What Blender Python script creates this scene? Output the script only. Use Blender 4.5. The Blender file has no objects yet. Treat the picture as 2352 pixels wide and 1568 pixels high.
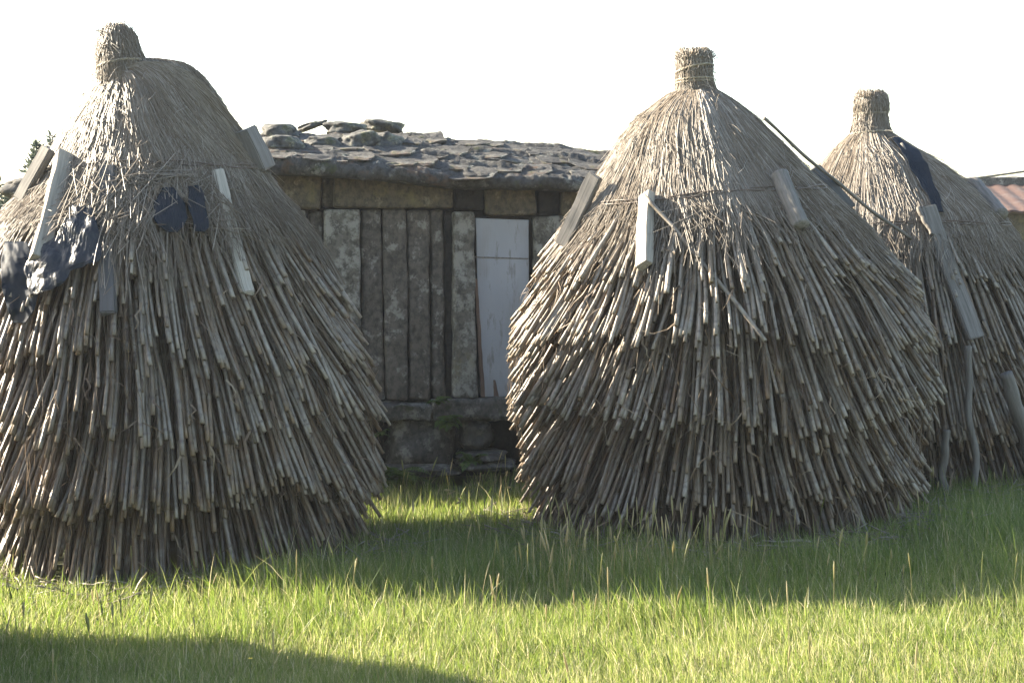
import bpy, bmesh, math, random
import numpy as np
from mathutils import Vector, Matrix, noise as mnoise

C = bpy.context.scene.collection
rng = np.random.default_rng(7)
random.seed(7)

# ------------------------------------------------------------------ camera
F = 4200.0                                   # focal length in pixels of a 2352-wide picture
CAM = np.array([0.0, 0.0, 1.61])
PITCH = math.atan((784 - 541) / F)           # looking slightly down
cam_d = bpy.data.cameras.new('camera'); cam = bpy.data.objects.new('camera', cam_d); C.objects.link(cam)
cam_d.sensor_width = 36.0; cam_d.lens = F / 2352 * 36.0
cam_d.clip_start = 0.1; cam_d.clip_end = 2000
cam.location = CAM; cam.rotation_euler = (math.pi/2 - PITCH, 0, 0)
bpy.context.scene.camera = cam

# ------------------------------------------------------------------ light
SUN_EL, SUN_BACK = math.radians(26), math.radians(23)    # sun from the left, a little behind the stacks
sd = np.array([-math.cos(SUN_BACK)*math.cos(SUN_EL), math.sin(SUN_BACK)*math.cos(SUN_EL), math.sin(SUN_EL)])
w = bpy.data.worlds.new('World'); bpy.context.scene.world = w; w.use_nodes = True
nt = w.node_tree; sky = nt.nodes.new('ShaderNodeTexSky'); sky.sky_type = 'NISHITA'; sky.sun_disc = False
sky.sun_elevation = SUN_EL; sky.sun_rotation = math.atan2(sd[0], sd[1])
sky.air_density = 1.0; sky.dust_density = 1.2; sky.ozone_density = 1.0
bg = nt.nodes['Background']; wb = nt.nodes.new('ShaderNodeMix'); wb.data_type = 'RGBA'; wb.blend_type = 'MULTIPLY'; wb.inputs[0].default_value = 1
wb.inputs[7].default_value = (1.0, .96, .91, 1)             # the camera's warm white balance
nt.links.new(sky.outputs[0], wb.inputs[6]); nt.links.new(wb.outputs[2], bg.inputs[0]); bg.inputs[1].default_value = 0.09
sun_d = bpy.data.lights.new('sun', 'SUN'); sun = bpy.data.objects.new('sun', sun_d); C.objects.link(sun)
sun_d.energy = 5.0; sun_d.angle = math.radians(0.5); sun_d.color = (1.0, 0.89, 0.71)
sun.rotation_euler = Vector(sd).to_track_quat('Z', 'Y').to_euler(); sun.location = (-20, 6, 12)
vs = bpy.context.scene.view_settings
vs.view_transform = 'Standard'; vs.look = 'None'; vs.gamma = 1; vs.use_curve_mapping = False; vs.exposure = 2.6

GLARE_DENSITY = .0007
# ------------------------------------------------------------------ pixel -> place
def ray(px, py):
    a, b = (px - 1176) / F, (784 - py) / F
    c, s = math.cos(PITCH), math.sin(PITCH)
    return np.array([a, c + b * s, b * c - s])
def P(px, py, d):
    r = ray(px, py); return CAM + r * (d / r[1])
def proj(pts):
    q = pts - CAM; c, s = math.cos(PITCH), math.sin(PITCH)
    fw = q[..., 1] * c - q[..., 2] * s; up = q[..., 1] * s + q[..., 2] * c
    return np.stack([1176 + F * q[..., 0] / fw, 784 - F * up / fw], -1)
def gz(x, y):
    x = np.asarray(x, float); y = np.asarray(y, float)
    return 0.16 * np.tanh(x / 4) - .085 + 0.018 * np.sin(x * 1.9 + y * 0.7) * np.sin(y * 1.3 - x * .6) + 0.012 * np.sin(x * 4.1 + 2) * np.sin(y * 3.7)

# ------------------------------------------------------------------ tagging helpers
def tag(o, label=None, cat=None, group=None, kind=None):
    for k, v in (('label', label), ('category', cat), ('group', group), ('kind', kind)):
        if v: o[k] = v
    return o
def empty(name, loc, rz=0):
    o = bpy.data.objects.new(name, None); o.location = loc; o.rotation_euler = (0, 0, rz); C.objects.link(o)
    o.empty_display_size = .2; return o

# ------------------------------------------------------------------ mesh helpers
def mk(name, verts, quads=None, tris=None, mat=None, attrs=None, parent=None, loc=(0, 0, 0), smooth=True):
    verts = np.asarray(verts, np.float32).reshape(-1, 3) - np.asarray(loc, np.float32)
    quads = np.zeros((0, 4), np.int32) if quads is None else np.asarray(quads, np.int32).reshape(-1, 4)
    tris = np.zeros((0, 3), np.int32) if tris is None else np.asarray(tris, np.int32).reshape(-1, 3)
    me = bpy.data.meshes.new(name)
    me.vertices.add(len(verts)); me.vertices.foreach_set('co', verts.ravel())
    nl = quads.size + tris.size; me.loops.add(nl)
    me.loops.foreach_set('vertex_index', np.concatenate([quads.ravel(), tris.ravel()]))
    npoly = len(quads) + len(tris); me.polygons.add(npoly)
    st = np.concatenate([np.arange(len(quads)) * 4, quads.size + np.arange(len(tris)) * 3]).astype(np.int32)
    me.polygons.foreach_set('loop_start', st)
    me.polygons.foreach_set('use_smooth', np.full(npoly, smooth))
    for k, v in (attrs or {}).items():
        a = me.attributes.new(k, 'FLOAT', 'POINT'); a.data.foreach_set('value', np.asarray(v, np.float32).ravel())
    me.update(calc_edges=True); me.validate()
    if mat: me.materials.append(mat)
    o = bpy.data.objects.new(name, me); C.objects.link(o)
    if parent is not None: o.parent = parent
    elif tuple(loc) != (0, 0, 0): o.location = loc
    return o

class Bag:                                    # gathers pieces of ONE mesh
    def __init__(s): s.v = []; s.q = []; s.t = []; s.a = {}; s.n = 0
    def add(s, v, q=None, t=None, **at):
        v = np.asarray(v).reshape(-1, 3); s.v.append(v)
        if q is not None and len(q): s.q.append(np.asarray(q).reshape(-1, 4) + s.n)
        if t is not None and len(t): s.t.append(np.asarray(t).reshape(-1, 3) + s.n)
        for k, val in at.items(): s.a.setdefault(k, []).append(np.broadcast_to(val, (len(v),)))
        s.n += len(v)
    def build(s, name, mat, parent=None, loc=(0, 0, 0), smooth=True):
        return mk(name, np.concatenate(s.v), np.concatenate(s.q) if s.q else None, np.concatenate(s.t) if s.t else None,
                  mat, {k: np.concatenate(x) for k, x in s.a.items()}, parent, loc, smooth)

def nrm(v): return v / np.maximum(np.linalg.norm(v, axis=-1, keepdims=True), 1e-9)
def tubes(path, rad, S=5, cap=True):
    """path (N,K,3), rad (N,K) -> verts, quads, tris"""
    N, K, _ = path.shape
    t = nrm(np.gradient(path, axis=1))
    ref = np.zeros_like(t); ref[..., 0] = 0.37; ref[..., 1] = -0.93; ref = ref + 0.001
    u = nrm(np.cross(t, ref)); v = np.cross(t, u)
    ang = np.arange(S) * 2 * np.pi / S
    ring = path[:, :, None, :] + rad[:, :, None, None] * (np.cos(ang)[:, None] * u[:, :, None, :] + np.sin(ang)[:, None] * v[:, :, None, :])
    V = ring.reshape(N, K * S, 3)
    k = np.arange(K - 1)[:, None] * S; j = np.arange(S)[None]
    j2 = (j + 1) % S
    q = np.stack([k + j, k + j2, k + S + j2, k + S + j], -1).reshape(-1, 4)
    if cap:
        V = np.concatenate([V, path[:, :1], path[:, -1:]], 1); M = K * S + 2
        jj = np.arange(S); jn = (jj + 1) % S
        t0 = np.stack([np.full(S, K * S), jn, jj], -1); t1 = np.stack([np.full(S, K * S + 1), (K - 1) * S + jj, (K - 1) * S + jn], -1)
        tt = np.concatenate([t0, t1])
    else: M = K * S; tt = np.zeros((0, 3), int)
    off = (np.arange(N) * M)[:, None, None]
    return V.reshape(-1, 3), (q[None] + off).reshape(-1, 4), (tt[None] + off).reshape(-1, 3), M
def pern(x, M): return np.repeat(x, M)

def smooth_noise(n, a, b, seed=0):            # cheap coherent noise over arrays a, b
    r = np.random.default_rng(seed); s = 0
    for i in range(n):
        f = r.uniform(.6, 2.4) * (1.5 ** (i / 3)); th = r.uniform(0, 6.28)
        s = s + np.sin(f * (a * math.cos(th) + b * math.sin(th)) + r.uniform(0, 6.28)) / (1 + i * .3)
    return s / n * 1.6

# ------------------------------------------------------------------ materials
def mat(name):
    m = bpy.data.materials.new(name); m.use_nodes = True
    return m, m.node_tree, m.node_tree.nodes['Principled BSDF']
def nd(t, kind, **kw):
    n = t.nodes.new(kind)
    for k, v in kw.items():
        if k in ('op',): n.operation = v
        else: setattr(n, k, v)
    return n
def ramp(t, src, stops):
    n = t.nodes.new('ShaderNodeValToRGB'); el = n.color_ramp.elements
    while len(el) < len(stops): el.new(.5)
    for e, (p, c) in zip(el, stops): e.position = p; e.color = (*c, 1) if len(c) == 3 else c
    t.links.new(src, n.inputs[0]); return n.outputs[0]
def noise(t, scale=(1, 1, 1), detail=4, rough=.55, coord='Object', s=1.0):
    tc = t.nodes.new('ShaderNodeTexCoord'); mp = t.nodes.new('ShaderNodeMapping'); mp.inputs['Scale'].default_value = scale
    n = t.nodes.new('ShaderNodeTexNoise'); n.inputs['Scale'].default_value = s; n.inputs['Detail'].default_value = detail; n.inputs['Roughness'].default_value = rough
    t.links.new(tc.outputs[coord], mp.inputs[0]); t.links.new(mp.outputs[0], n.inputs['Vector']); return n.outputs['Fac']
def attr(t, name):
    n = t.nodes.new('ShaderNodeAttribute'); n.attribute_name = name; return n.outputs['Fac']
def mix(t, fac, a, b, mode='MIX'):
    n = t.nodes.new('ShaderNodeMix'); n.data_type = 'RGBA'; n.blend_type = mode
    for s_, x in ((n.inputs[0], fac), (n.inputs[6], a), (n.inputs[7], b)):
        if hasattr(x, 'links'): t.links.new(x, s_)
        elif isinstance(x, (int, float)): s_.default_value = x
        else: s_.default_value = (*x, 1)
    return n.outputs[2]
def math_(t, op, a, b=0.0):
    n = t.nodes.new('ShaderNodeMath'); n.operation = op
    for s_, x in ((n.inputs[0], a), (n.inputs[1], b)):
        if hasattr(x, 'links'): t.links.new(x, s_)
        else: s_.default_value = x
    return n.outputs[0]
def bump(t, b, h, strength=.4, dist=.01):
    n = t.nodes.new('ShaderNodeBump'); n.inputs['Strength'].default_value = strength; n.inputs['Distance'].default_value = dist
    t.links.new(h, n.inputs['Height']); t.links.new(n.outputs[0], b.inputs['Normal'])

def cane_material():
    m, t, b = mat('dry_cane')
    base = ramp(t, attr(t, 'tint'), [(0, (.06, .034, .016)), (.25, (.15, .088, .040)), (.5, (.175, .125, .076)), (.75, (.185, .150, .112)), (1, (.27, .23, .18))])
    n1 = noise(t, (30, 30, 9), 5, .65)
    c = mix(t, ramp(t, n1, [(.35, (0, 0, 0)), (.7, (.75, .75, .75))]), base, (.08, .062, .045))
    n2 = noise(t, (14, 14, 14), 3)
    c = mix(t, ramp(t, n2, [(.5, (0, 0, 0)), (.75, (.5, .5, .5))]), c, (.27, .25, .215))
    c = mix(t, attr(t, 'node'), c, (.06, .042, .028))
    t.links.new(c, b.inputs['Base Color']); b.inputs['Roughness'].default_value = .5; b.inputs['Specular IOR Level'].default_value = .45
    bump(t, b, noise(t, (160, 160, 12), 3), .35, .003)
    return m
def straw_material(name, stops, rough=.5, transl=.0):
    m, t, b = mat(name)
    base = ramp(t, attr(t, 'tint'), stops)
    c = mix(t, ramp(t, noise(t, (7, 7, 7), 4), [(.4, (0, 0, 0)), (.7, (.45, .45, .45))]), base, (.11, .088, .064))
    t.links.new(c, b.inputs['Base Color']); b.inputs['Roughness'].default_value = rough; b.inputs['Specular IOR Level'].default_value = .4
    return m
def leafy(name, stops, transl=.5, rough=.5, tip=None):
    m, t, b = mat(name)
    base = ramp(t, attr(t, 'tint'), stops)
    t.links.new(base, b.inputs['Base Color']); b.inputs['Roughness'].default_value = rough; b.inputs['Specular IOR Level'].default_value = .35
    tr = t.nodes.new('ShaderNodeBsdfTranslucent'); ms = t.nodes.new('ShaderNodeMixShader'); ms.inputs[0].default_value = transl
    hs = t.nodes.new('ShaderNodeHueSaturation'); hs.inputs['Value'].default_value = 1.25; hs.inputs['Saturation'].default_value = 1.1
    t.links.new(base, hs.inputs['Color']); t.links.new(hs.outputs[0], tr.inputs[0])
    out = t.nodes['Material Output']
    t.links.new(b.outputs[0], ms.inputs[1]); t.links.new(tr.outputs[0], ms.inputs[2]); t.links.new(ms.outputs[0], out.inputs[0])
    return m
def stone_material(name, base, dark, lich, lich_amt=.5, streak=(3, 3, 3), yellow=0.0, moss=0.0, rust=0.0):
    m, t, b = mat(name)
    c = mix(t, noise(t, streak, 6, .65), dark, base)
    c = mix(t, ramp(t, noise(t, (26, 26, 20), 5, .7), [(.35, (.85, .85, .85)), (.58, (0, 0, 0))]), c, tuple(x * .35 for x in dark))
    c = mix(t, ramp(t, noise(t, (9, 9, 8), 7, .75), [(.62 - lich_amt * .2, (0, 0, 0)), (.68 - lich_amt * .15, (.85, .85, .85))]), c, lich)
    if yellow: c = mix(t, ramp(t, noise(t, (4.3, 4.3, 3), 5, .7), [(.60 - yellow * .2, (0, 0, 0)), (.72 - yellow * .2, (.7, .7, .7))]), c, (.16, .14, .06))
    if rust: c = mix(t, ramp(t, noise(t, (3.1, 3.1, 3.1), 5, .7), [(.56, (0, 0, 0)), (.66, (.7, .7, .7))]), c, (.11, .06, .033))
    if moss: c = mix(t, ramp(t, noise(t, (5.2, 5.2, 5.2), 5, .7), [(.58, (0, 0, 0)), (.66, (.8, .8, .8))]), c, (.045, .052, .02))
    t.links.new(c, b.inputs['Base Color']); b.inputs['Roughness'].default_value = .85; b.inputs['Specular IOR Level'].default_value = .3
    bump(t, b, noise(t, (40, 40, 30), 8, .7), .7, .012)
    return m
def wood_material(name, a, bb, knots=True):
    m, t, b = mat(name)
    c = mix(t, ramp(t, noise(t, (70, 70, 2.5), 6, .7), [(.35, (0, 0, 0)), (.65, (1, 1, 1))]), a, bb)
    c = mix(t, ramp(t, noise(t, (6, 6, 3), 4), [(.5, (0, 0, 0)), (.75, (.5, .5, .5))]), c, tuple(x * .55 for x in a))
    t.links.new(c, b.inputs['Base Color']); b.inputs['Roughness'].default_value = .7; b.inputs['Specular IOR Level'].default_value = .3
    bump(t, b, noise(t, (120, 120, 3), 5), .5, .003)
    return m

M_CANE = cane_material()
M_STRAW = straw_material('rye_straw', [(0, (.07, .048, .030)), (.35, (.155, .118, .080)), (.7, (.205, .172, .135)), (1, (.33, .29, .24))])
M_HUSK = straw_material('dry_husk', [(0, (.08, .045, .022)), (.5, (.15, .10, .055)), (1, (.23, .18, .12))], .6)
M_ROPE = straw_material('straw_rope', [(0, (.20, .16, .10)), (1, (.33, .28, .2))])
M_WIRE = straw_material('rusty_wire', [(0, (.07, .05, .04)), (1, (.12, .08, .06))])
M_GRASS = leafy('grass_blade', [(0, (.072, .125, .020)), (.4, (.162, .212, .048)), (.7, (.26, .27, .11)), (.9, (.36, .335, .17)), (1, (.48, .43, .27))], .55)
M_SEED = leafy('seed_stalk', [(0, (.16, .18, .05)), (.5, (.30, .27, .12)), (1, (.42, .35, .20))], .4)
M_FERN = leafy('fern_leaf', [(0, (.035, .07, .014)), (1, (.085, .125, .025))], .35)
M_NEEDLE = leafy('conifer_needle', [(0, (.03, .042, .034)), (1, (.07, .085, .065))], .3)
M_WALL = stone_material('weathered_slab', (.14, .122, .098), (.074, .065, .053), (.24, .228, .195), .36, (9, 9, 1.2), 0.0)
M_POST = stone_material('lichen_post', (.16, .147, .118), (.085, .078, .062), (.26, .25, .215), .7, (5, 5, 3), .12)
M_LINTEL = stone_material('lintel_stone', (.125, .102, .066), (.072, .061, .041), (.19, .165, .11), .18, (1.6, 5, 7), .3)
M_SHADE = stone_material('recess_shade_stone', (.036, .033, .028), (.02, .018, .016), (.05, .046, .04), .1, (4, 4, 2))  # dark tone puts the shade of gaps and recesses into the stone colour
M_ROOF = stone_material('roof_schist', (.085, .081, .074), (.036, .034, .032), (.16, .16, .14), .30, (2.5, 12, 12), .0, .5, .4)
M_BASE = stone_material('granite_base', (.13, .12, .103), (.058, .054, .046), (.23, .215, .185), .55, (5, 5, 5), .0, .5)
M_WOODP = wood_material('pale_wood', (.36, .325, .27), (.20, .18, .148))
M_WOODG = wood_material('grey_wood', (.19, .172, .15), (.085, .077, .066))
M_WOODD = wood_material('dark_grey_wood', (.085, .083, .082), (.05, .048, .046))
M_BARK = wood_material('grey_bark', (.17, .155, .135), (.08, .07, .058))

def plastic_material(bs=.6, k=1.0):
    m, t, b = mat('black_plastic')
    c = mix(t, noise(t, (5, 5, 5), 4), tuple(k * x for x in (.006, .0085, .0125)), tuple(k * x for x in (.013, .017, .024)))
    t.links.new(c, b.inputs['Base Color']); b.inputs['Roughness'].default_value = .36; b.inputs['Specular IOR Level'].default_value = .3
    bump(t, b, noise(t, (22, 22, 22), 4), bs, .015); return m
M_PLASTIC = plastic_material()
M_FLAP = plastic_material(.2, 1.5); M_FLAP.name = 'dull_black_plastic'; M_FLAP.node_tree.nodes['Principled BSDF'].inputs['Roughness'].default_value = .55; M_FLAP.node_tree.nodes['Principled BSDF'].inputs['Specular IOR Level'].default_value = .04
def door_material():
    m, t, b = mat('painted_sheet_door')
    c = mix(t, noise(t, (6, 6, 1.2), 5, .6), (.24, .25, .265), (.33, .335, .34))
    c = mix(t, ramp(t, noise(t, (24, 24, 5), 6, .7), [(.56, (0, 0, 0)), (.66, (.7, .7, .7))]), c, (.15, .142, .125))
    c = mix(t, ramp(t, noise(t, (30, 30, 1.6), 4, .6), [(.60, (0, 0, 0)), (.70, (.45, .45, .45))]), c, (.16, .15, .135))
    c = mix(t, ramp(t, noise(t, (3, 3, .8), 5, .7), [(.46, (0, 0, 0)), (.66, (.65, .65, .65))]), c, (.19, .178, .15))
    t.links.new(c, b.inputs['Base Color']); b.inputs['Roughness'].default_value = .55
    bump(t, b, noise(t, (5, 5, 2), 4), .25, .01); return m
M_DOOR = door_material()
def tile_material():
    m, t, b = mat('red_roof_tile')
    c = mix(t, noise(t, (1.3, 6, 6), 5, .6), (.042, .020, .014), (.075, .037, .025))
    c = mix(t, ramp(t, noise(t, (3, 3, 3), 5, .7), [(.55, (0, 0, 0)), (.66, (.8, .8, .8))]), c, (.09, .07, .06))
    t.links.new(c, b.inputs['Base Color']); b.inputs['Roughness'].default_value = .8; return m
M_TILE = tile_material()
def ground_material():
    m, t, b = mat('meadow_soil')
    c = mix(t, noise(t, (3, 3, 3), 6, .65), (.045, .055, .018), (.085, .095, .03))
    c = mix(t, ramp(t, noise(t, (.35, .35, .35), 4), [(.45, (0, 0, 0)), (.65, (.8, .8, .8))]), c, (.10, .11, .035))
    t.links.new(c, b.inputs['Base Color']); b.inputs['Roughness'].default_value = .95
    bump(t, b, noise(t, (30, 30, 30), 5), .6, .03); return m
M_GROUND = ground_material()

# ------------------------------------------------------------------ ground sheet
n = 221
u = np.linspace(-1, 1, n); s_ = np.sinh(u * 5.2) / np.sinh(5.2) * 120
X, Y = np.meshgrid(s_, s_ + 10.0); Z = gz(X, Y) * np.where(np.hypot(X, Y - 10) < 40, 1, .98)
idx = np.arange(n * n).reshape(n, n)
g = mk('ground', np.stack([X, Y, Z], -1), np.stack([idx[:-1, :-1], idx[:-1, 1:], idx[1:, 1:], idx[1:, :-1]], -1), mat=M_GROUND)
tag(g, kind='structure')

# ------------------------------------------------------------------ a stack's shape from its outline
class Shape:
    def __init__(s, D, outline, knot=False):
        s.D = D; zs, cs, rs = [], [], []
        for y, xl, xr in outline:
            k_ = 8 if (y < 460 and xr - xl > 60 and not knot and D > 9.9) else 0; xl, xr = xl + k_, xr - k_      # the straws stand proud of the outline
            a, b = P(xl, y, D), P(xr, y, D); zs.append(a[2]); cs.append((a[0] + b[0]) / 2); rs.append((b[0] - a[0]) / 2)
        o = np.argsort(zs); s.z = np.array(zs)[o]; s.c = np.array(cs)[o]; s.rr = np.array(rs)[o]
    def r(s, z): return np.interp(z, s.z, s.rr)
    def cx(s, z): return np.interp(z, s.z, s.c)
    def pt(s, phi, z, off=0.0, r=None):
        rr = (s.r(z) if r is None else r) + off
        return np.stack([s.cx(z) + rr * np.sin(phi), s.D - rr * np.cos(phi), z + 0 * rr], -1)
    def zpx(s, y): return P(1176, y, s.D)[2]
    def hit(s, px, py, off=0.0):
        r = ray(px, py)
        for d in np.arange(s.D - 1.7, s.D + .3, .004):
            p = CAM + r * (d / r[1])
            if math.hypot(p[0] - s.cx(p[2]), p[1] - s.D) < s.r(p[2]) + off: return p
        return P(px, py, s.D)
    def normal(s, p):
        dz = .08; sl = (s.r(p[2] - dz) - s.r(p[2] + dz)) / (2 * dz)
        h = np.array([p[0] - s.cx(p[2]), p[1] - s.D, 0]); h /= np.linalg.norm(h) + 1e-9
        nn = h + np.array([0, 0, max(sl, 0)]); return nn / np.linalg.norm(nn)

L = Shape(9.95, [(135, 312, 368), (138, 290, 395), (142, 240, 425), (152, 225, 445), (170, 218, 468), (200, 206, 492), (235, 184, 514), (270, 163, 534), (340, 128, 580), (390, 98, 614), (450, 55, 652),
                 (520, 8, 698), (590, -30, 740), (660, -50, 772), (730, -65, 803), (840, -78, 852), (950, -80, 870), (1050, -75, 874), (1150, -65, 868), (1300, -50, 872)])
Mi = Shape(10.45, [(198, 1566, 1636), (206, 1552, 1648), (215, 1532, 1664), (235, 1502, 1695), (270, 1459, 1738), (320, 1419, 1786), (370, 1393, 1833), (440, 1347, 1905), (525, 1298, 1985),
                   (590, 1255, 2035), (670, 1210, 2100), (750, 1182, 2130), (820, 1170, 2142), (900, 1172, 2140), (1000, 1184, 2122), (1060, 1198, 2115), (1120, 1210, 2105), (1230, 1196, 2108)])
Ri = Shape(12.0, [(296, 1960, 2042), (312, 1950, 2054), (330, 1922, 2086), (350, 1905, 2125), (380, 1883, 2172), (420, 1855, 2215), (490, 1815, 2290), (600, 1755, 2350),
                  (720, 1700, 2405), (850, 1675, 2435), (1000, 1668, 2440), (1110, 1680, 2430)])

def strands(S, phi, z0, z1, off0, off1, rad, drift, K=6, lift=None, wob=.004):
    """straws lying on the surface of S from height z0 down to z1"""
    N = len(phi); t = np.linspace(0, 1, K)[None]
    z = z0[:, None] + (z1 - z0)[:, None] * t
    ph = phi[:, None] + drift[:, None] * t + rng.normal(0, 1, (N, K)) * wob / np.maximum(S.r(z), .08)
    off = off0[:, None] + (off1 - off0)[:, None] * t ** 1.6 + rng.normal(0, wob * .5, (N, K))
    p = S.pt(ph, z, off)
    rr = rad[:, None] * np.linspace(1, .65, K)[None]
    return tubes(p, rr, 3, cap=False)

def revolve(S, z0, z1, inset, nz=40, nphi=64):
    z = np.linspace(z0, z1, nz); ph = np.linspace(0, 2 * np.pi, nphi, endpoint=False)
    PH, ZZ = np.meshgrid(ph, z); R = np.maximum(S.r(ZZ) - inset, .01)
    v = S.pt(PH, ZZ, 0, R)
    i = np.arange(nz * nphi).reshape(nz, nphi); j = np.roll(i, -1, 1)
    return v, np.stack([i[:-1], j[:-1], j[1:], i[1:]], -1).reshape(-1, 4)

def in_boxes(px, boxes):
    m = np.zeros(len(px), bool)
    for (x0, y0, x1, y1) in boxes: m |= (px[:, 0] > x0) & (px[:, 0] < x1) & (px[:, 1] > y0) & (px[:, 1] < y1)
    return m

def make_stack(name, S, knot, wire, fringe, tiers, tilt_min, ncane, cane_top, gaps=(), tangle=0, neck_wild=1.0, ties=(), seed=1, parts=True, kfwd=0.0):
    global rng
    rng = np.random.default_rng(seed)
    base = np.array([S.cx(0.0), S.D, float(gz(S.cx(0.0), S.D))])
    root = empty(name, base)
    ztop = S.z[-1]; zw = S.zpx(wire)
    # ---- canes
    zlo = base[2] - .02; zhi = S.zpx(cane_top)
    zt = np.array([S.zpx(t) for t in tiers])
    N = ncane
    cand = rng.uniform(zlo, zhi, N * 4); keep = rng.random(N * 4) < S.r(cand) / S.rr.max(); cand = cand[keep][:N]; N = len(cand)
    inner = rng.random(N) < .40; stand = np.arange(N) < int(N * .17)
    cand[stand] = zlo; inner[stand] = False
    snap = (rng.random(N) < .66) & ~stand; k = np.abs(cand[:, None] - zt[None]).argmin(1)
    phi = rng.uniform(-np.pi, np.pi, N)
    ze = np.where(snap, zt[k] + rng.normal(0, .045, N) + .05 * np.sin(phi * 3 + k * 2.1) + .03 * np.sin(phi * 7 + k), cand)
    g_end = gz(S.cx(0.) + S.r(0.) * np.sin(phi), S.D - S.r(0.) * np.cos(phi)) - .01
    ze = np.where(ze < g_end + .1, g_end, ze)
    slope = (S.r(ze) - S.r(ze + .4)) / .4
    tilt = np.maximum(np.radians(np.where(stand, tilt_min - 7, tilt_min)), np.arctan(slope) + np.radians(2.5)) + rng.normal(0, np.radians(2.0), N) + np.radians(2) * np.sin(phi * 5 + ze * 9)
    Ln = rng.uniform(.85, 1.35, N)
    Ln = np.minimum(Ln, (ztop - .25 - ze) / np.cos(tilt))
    Ln = np.minimum(Ln, (S.r(ze) - .06) / np.maximum(np.sin(tilt), .05))
    Ln = np.maximum(Ln, .25)
    dzu = np.minimum(Ln * np.cos(tilt), np.maximum(zw + .12 - ze, .22)); ru = S.r(ze + dzu) - rng.uniform(.05, .12, N)
    tilt = np.maximum(tilt, np.arctan2(S.r(ze) - ru, dzu)); Ln = dzu / np.cos(tilt)
    dr = np.where(inner, -rng.uniform(.04, .17, N), rng.normal(0, .014, N)) - np.where(stand, rng.uniform(.03, .2, N), 0) + np.where(snap & ~inner, .012, 0) + np.where((rng.random(N) < .04) & ~inner, rng.uniform(.02, .05, N), 0)
    re = S.r(ze) + dr
    lat = rng.normal(0, np.radians(1.6), N) + np.radians(2.6) * smooth_noise(5, phi * 2.2, ze * 1.0, seed)
    lat = np.where((rng.random(N) < .012) & (ze < zhi - .5), lat + rng.normal(0, np.radians(7), N), lat)
    rad = rng.uniform(.0072, .0132, N)
    NOD = 6
    fr = [0.0]; nodef = [0.0]
    cuts = np.linspace(.06, .94, NOD)
    fr = np.zeros((N, 1)); cols = [fr]; nod = [0]; rs = [1.0]
    jit = rng.uniform(-.05, .05, (N, 1))
    for c in cuts:
        cc = np.clip(c + jit * (1 if .1 < c < .9 else .3), .03, .97)
        cols += [cc - .012, cc, cc + .012]; nod += [0, 1, 0]; rs += [1, 1.17, .97]
    cols.append(np.ones((N, 1))); nod.append(0); rs.append(.95)
    T = np.concatenate(cols, 1); nodv = np.array(nod, float); rs = np.array(rs)
    bend = rng.normal(0, .007, (N, 1)); bend2 = rng.normal(0, .006, (N, 1))
    d = T * Ln[:, None]
    z = ze[:, None] + d * np.cos(tilt)[:, None]
    r = re[:, None] - d * np.sin(tilt)[:, None] + bend * np.sin(T * np.pi)
    side = d * np.tan(lat)[:, None] + bend2 * np.sin(T * np.pi)
    cx = S.cx(z)
    sn, cs = np.sin(phi)[:, None], np.cos(phi)[:, None]
    path = np.stack([cx + r * sn + side * cs, S.D - r * cs + side * sn, z], -1)
    R = rad[:, None] * rs[None]
    SS = 6
    K = T.shape[1]
    V, Q, TR, Mv = tubes(path, R, SS)
    # tint: the outer, weathered canes are grey, the fresher ones browner
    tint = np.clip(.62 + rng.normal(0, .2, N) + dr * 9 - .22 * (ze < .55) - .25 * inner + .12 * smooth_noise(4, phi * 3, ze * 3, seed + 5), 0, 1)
    tv = pern(tint, Mv)
    nv = np.tile(np.concatenate([np.repeat(nodv, SS), [.7, .7]]), N)
    nv = nv * rng.uniform(.3, .9, N).repeat(Mv)
    nv[np.arange(N) * Mv + K * SS] = 1.0
    # own objects for the canes that show largest
    order = []
    if parts:
        face = np.cos(phi + 0.0) > .15
        score = np.where(face, dr * 30 + rng.random(N) * 1.0 + np.cos(phi), -9)
        order = list(np.argsort(-score)[:100])
    Vr = V.reshape(N, Mv, 3); Qn = K * SS - SS; q1 = Q.reshape(N, -1, 4)[0]; t1 = TR.reshape(N, -1, 3)[0]
    for i in order:
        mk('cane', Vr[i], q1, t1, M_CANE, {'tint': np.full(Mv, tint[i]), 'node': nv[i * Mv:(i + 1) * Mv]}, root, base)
    rest = np.setdiff1d(np.arange(N), order)
    B = Bag()
    off = (np.arange(len(rest)) * Mv)[:, None, None]
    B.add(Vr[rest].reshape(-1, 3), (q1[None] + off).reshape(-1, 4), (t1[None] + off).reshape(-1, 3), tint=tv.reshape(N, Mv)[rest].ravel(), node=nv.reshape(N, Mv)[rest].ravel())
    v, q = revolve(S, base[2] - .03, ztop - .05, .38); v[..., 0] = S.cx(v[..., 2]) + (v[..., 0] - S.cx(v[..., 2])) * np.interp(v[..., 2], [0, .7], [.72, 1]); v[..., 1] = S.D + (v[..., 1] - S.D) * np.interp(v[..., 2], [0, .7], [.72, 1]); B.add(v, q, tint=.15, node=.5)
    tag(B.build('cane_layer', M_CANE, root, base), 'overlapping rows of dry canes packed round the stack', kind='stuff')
    # ---- husks and thin stems between the canes
    H = Bag(); n = 420
    hp = rng.uniform(-np.pi, np.pi, n); hz = rng.uniform(base[2] + .05, zhi, n); hl = rng.uniform(.06, .26, n)
    t = np.linspace(0, 1, 5)[None]
    hz2 = hz[:, None] - hl[:, None] * t * rng.uniform(.5, 1, (n, 1))
    hoff = rng.uniform(-.05, .012, n)[:, None] + .035 * np.sin(t * rng.uniform(1, 4, (n, 1)))
    hph = hp[:, None] + rng.normal(0, .10, (n, 1)) * t + rng.normal(0, .012, (n, 5))
    c = S.pt(hph, hz2, hoff)
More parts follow.
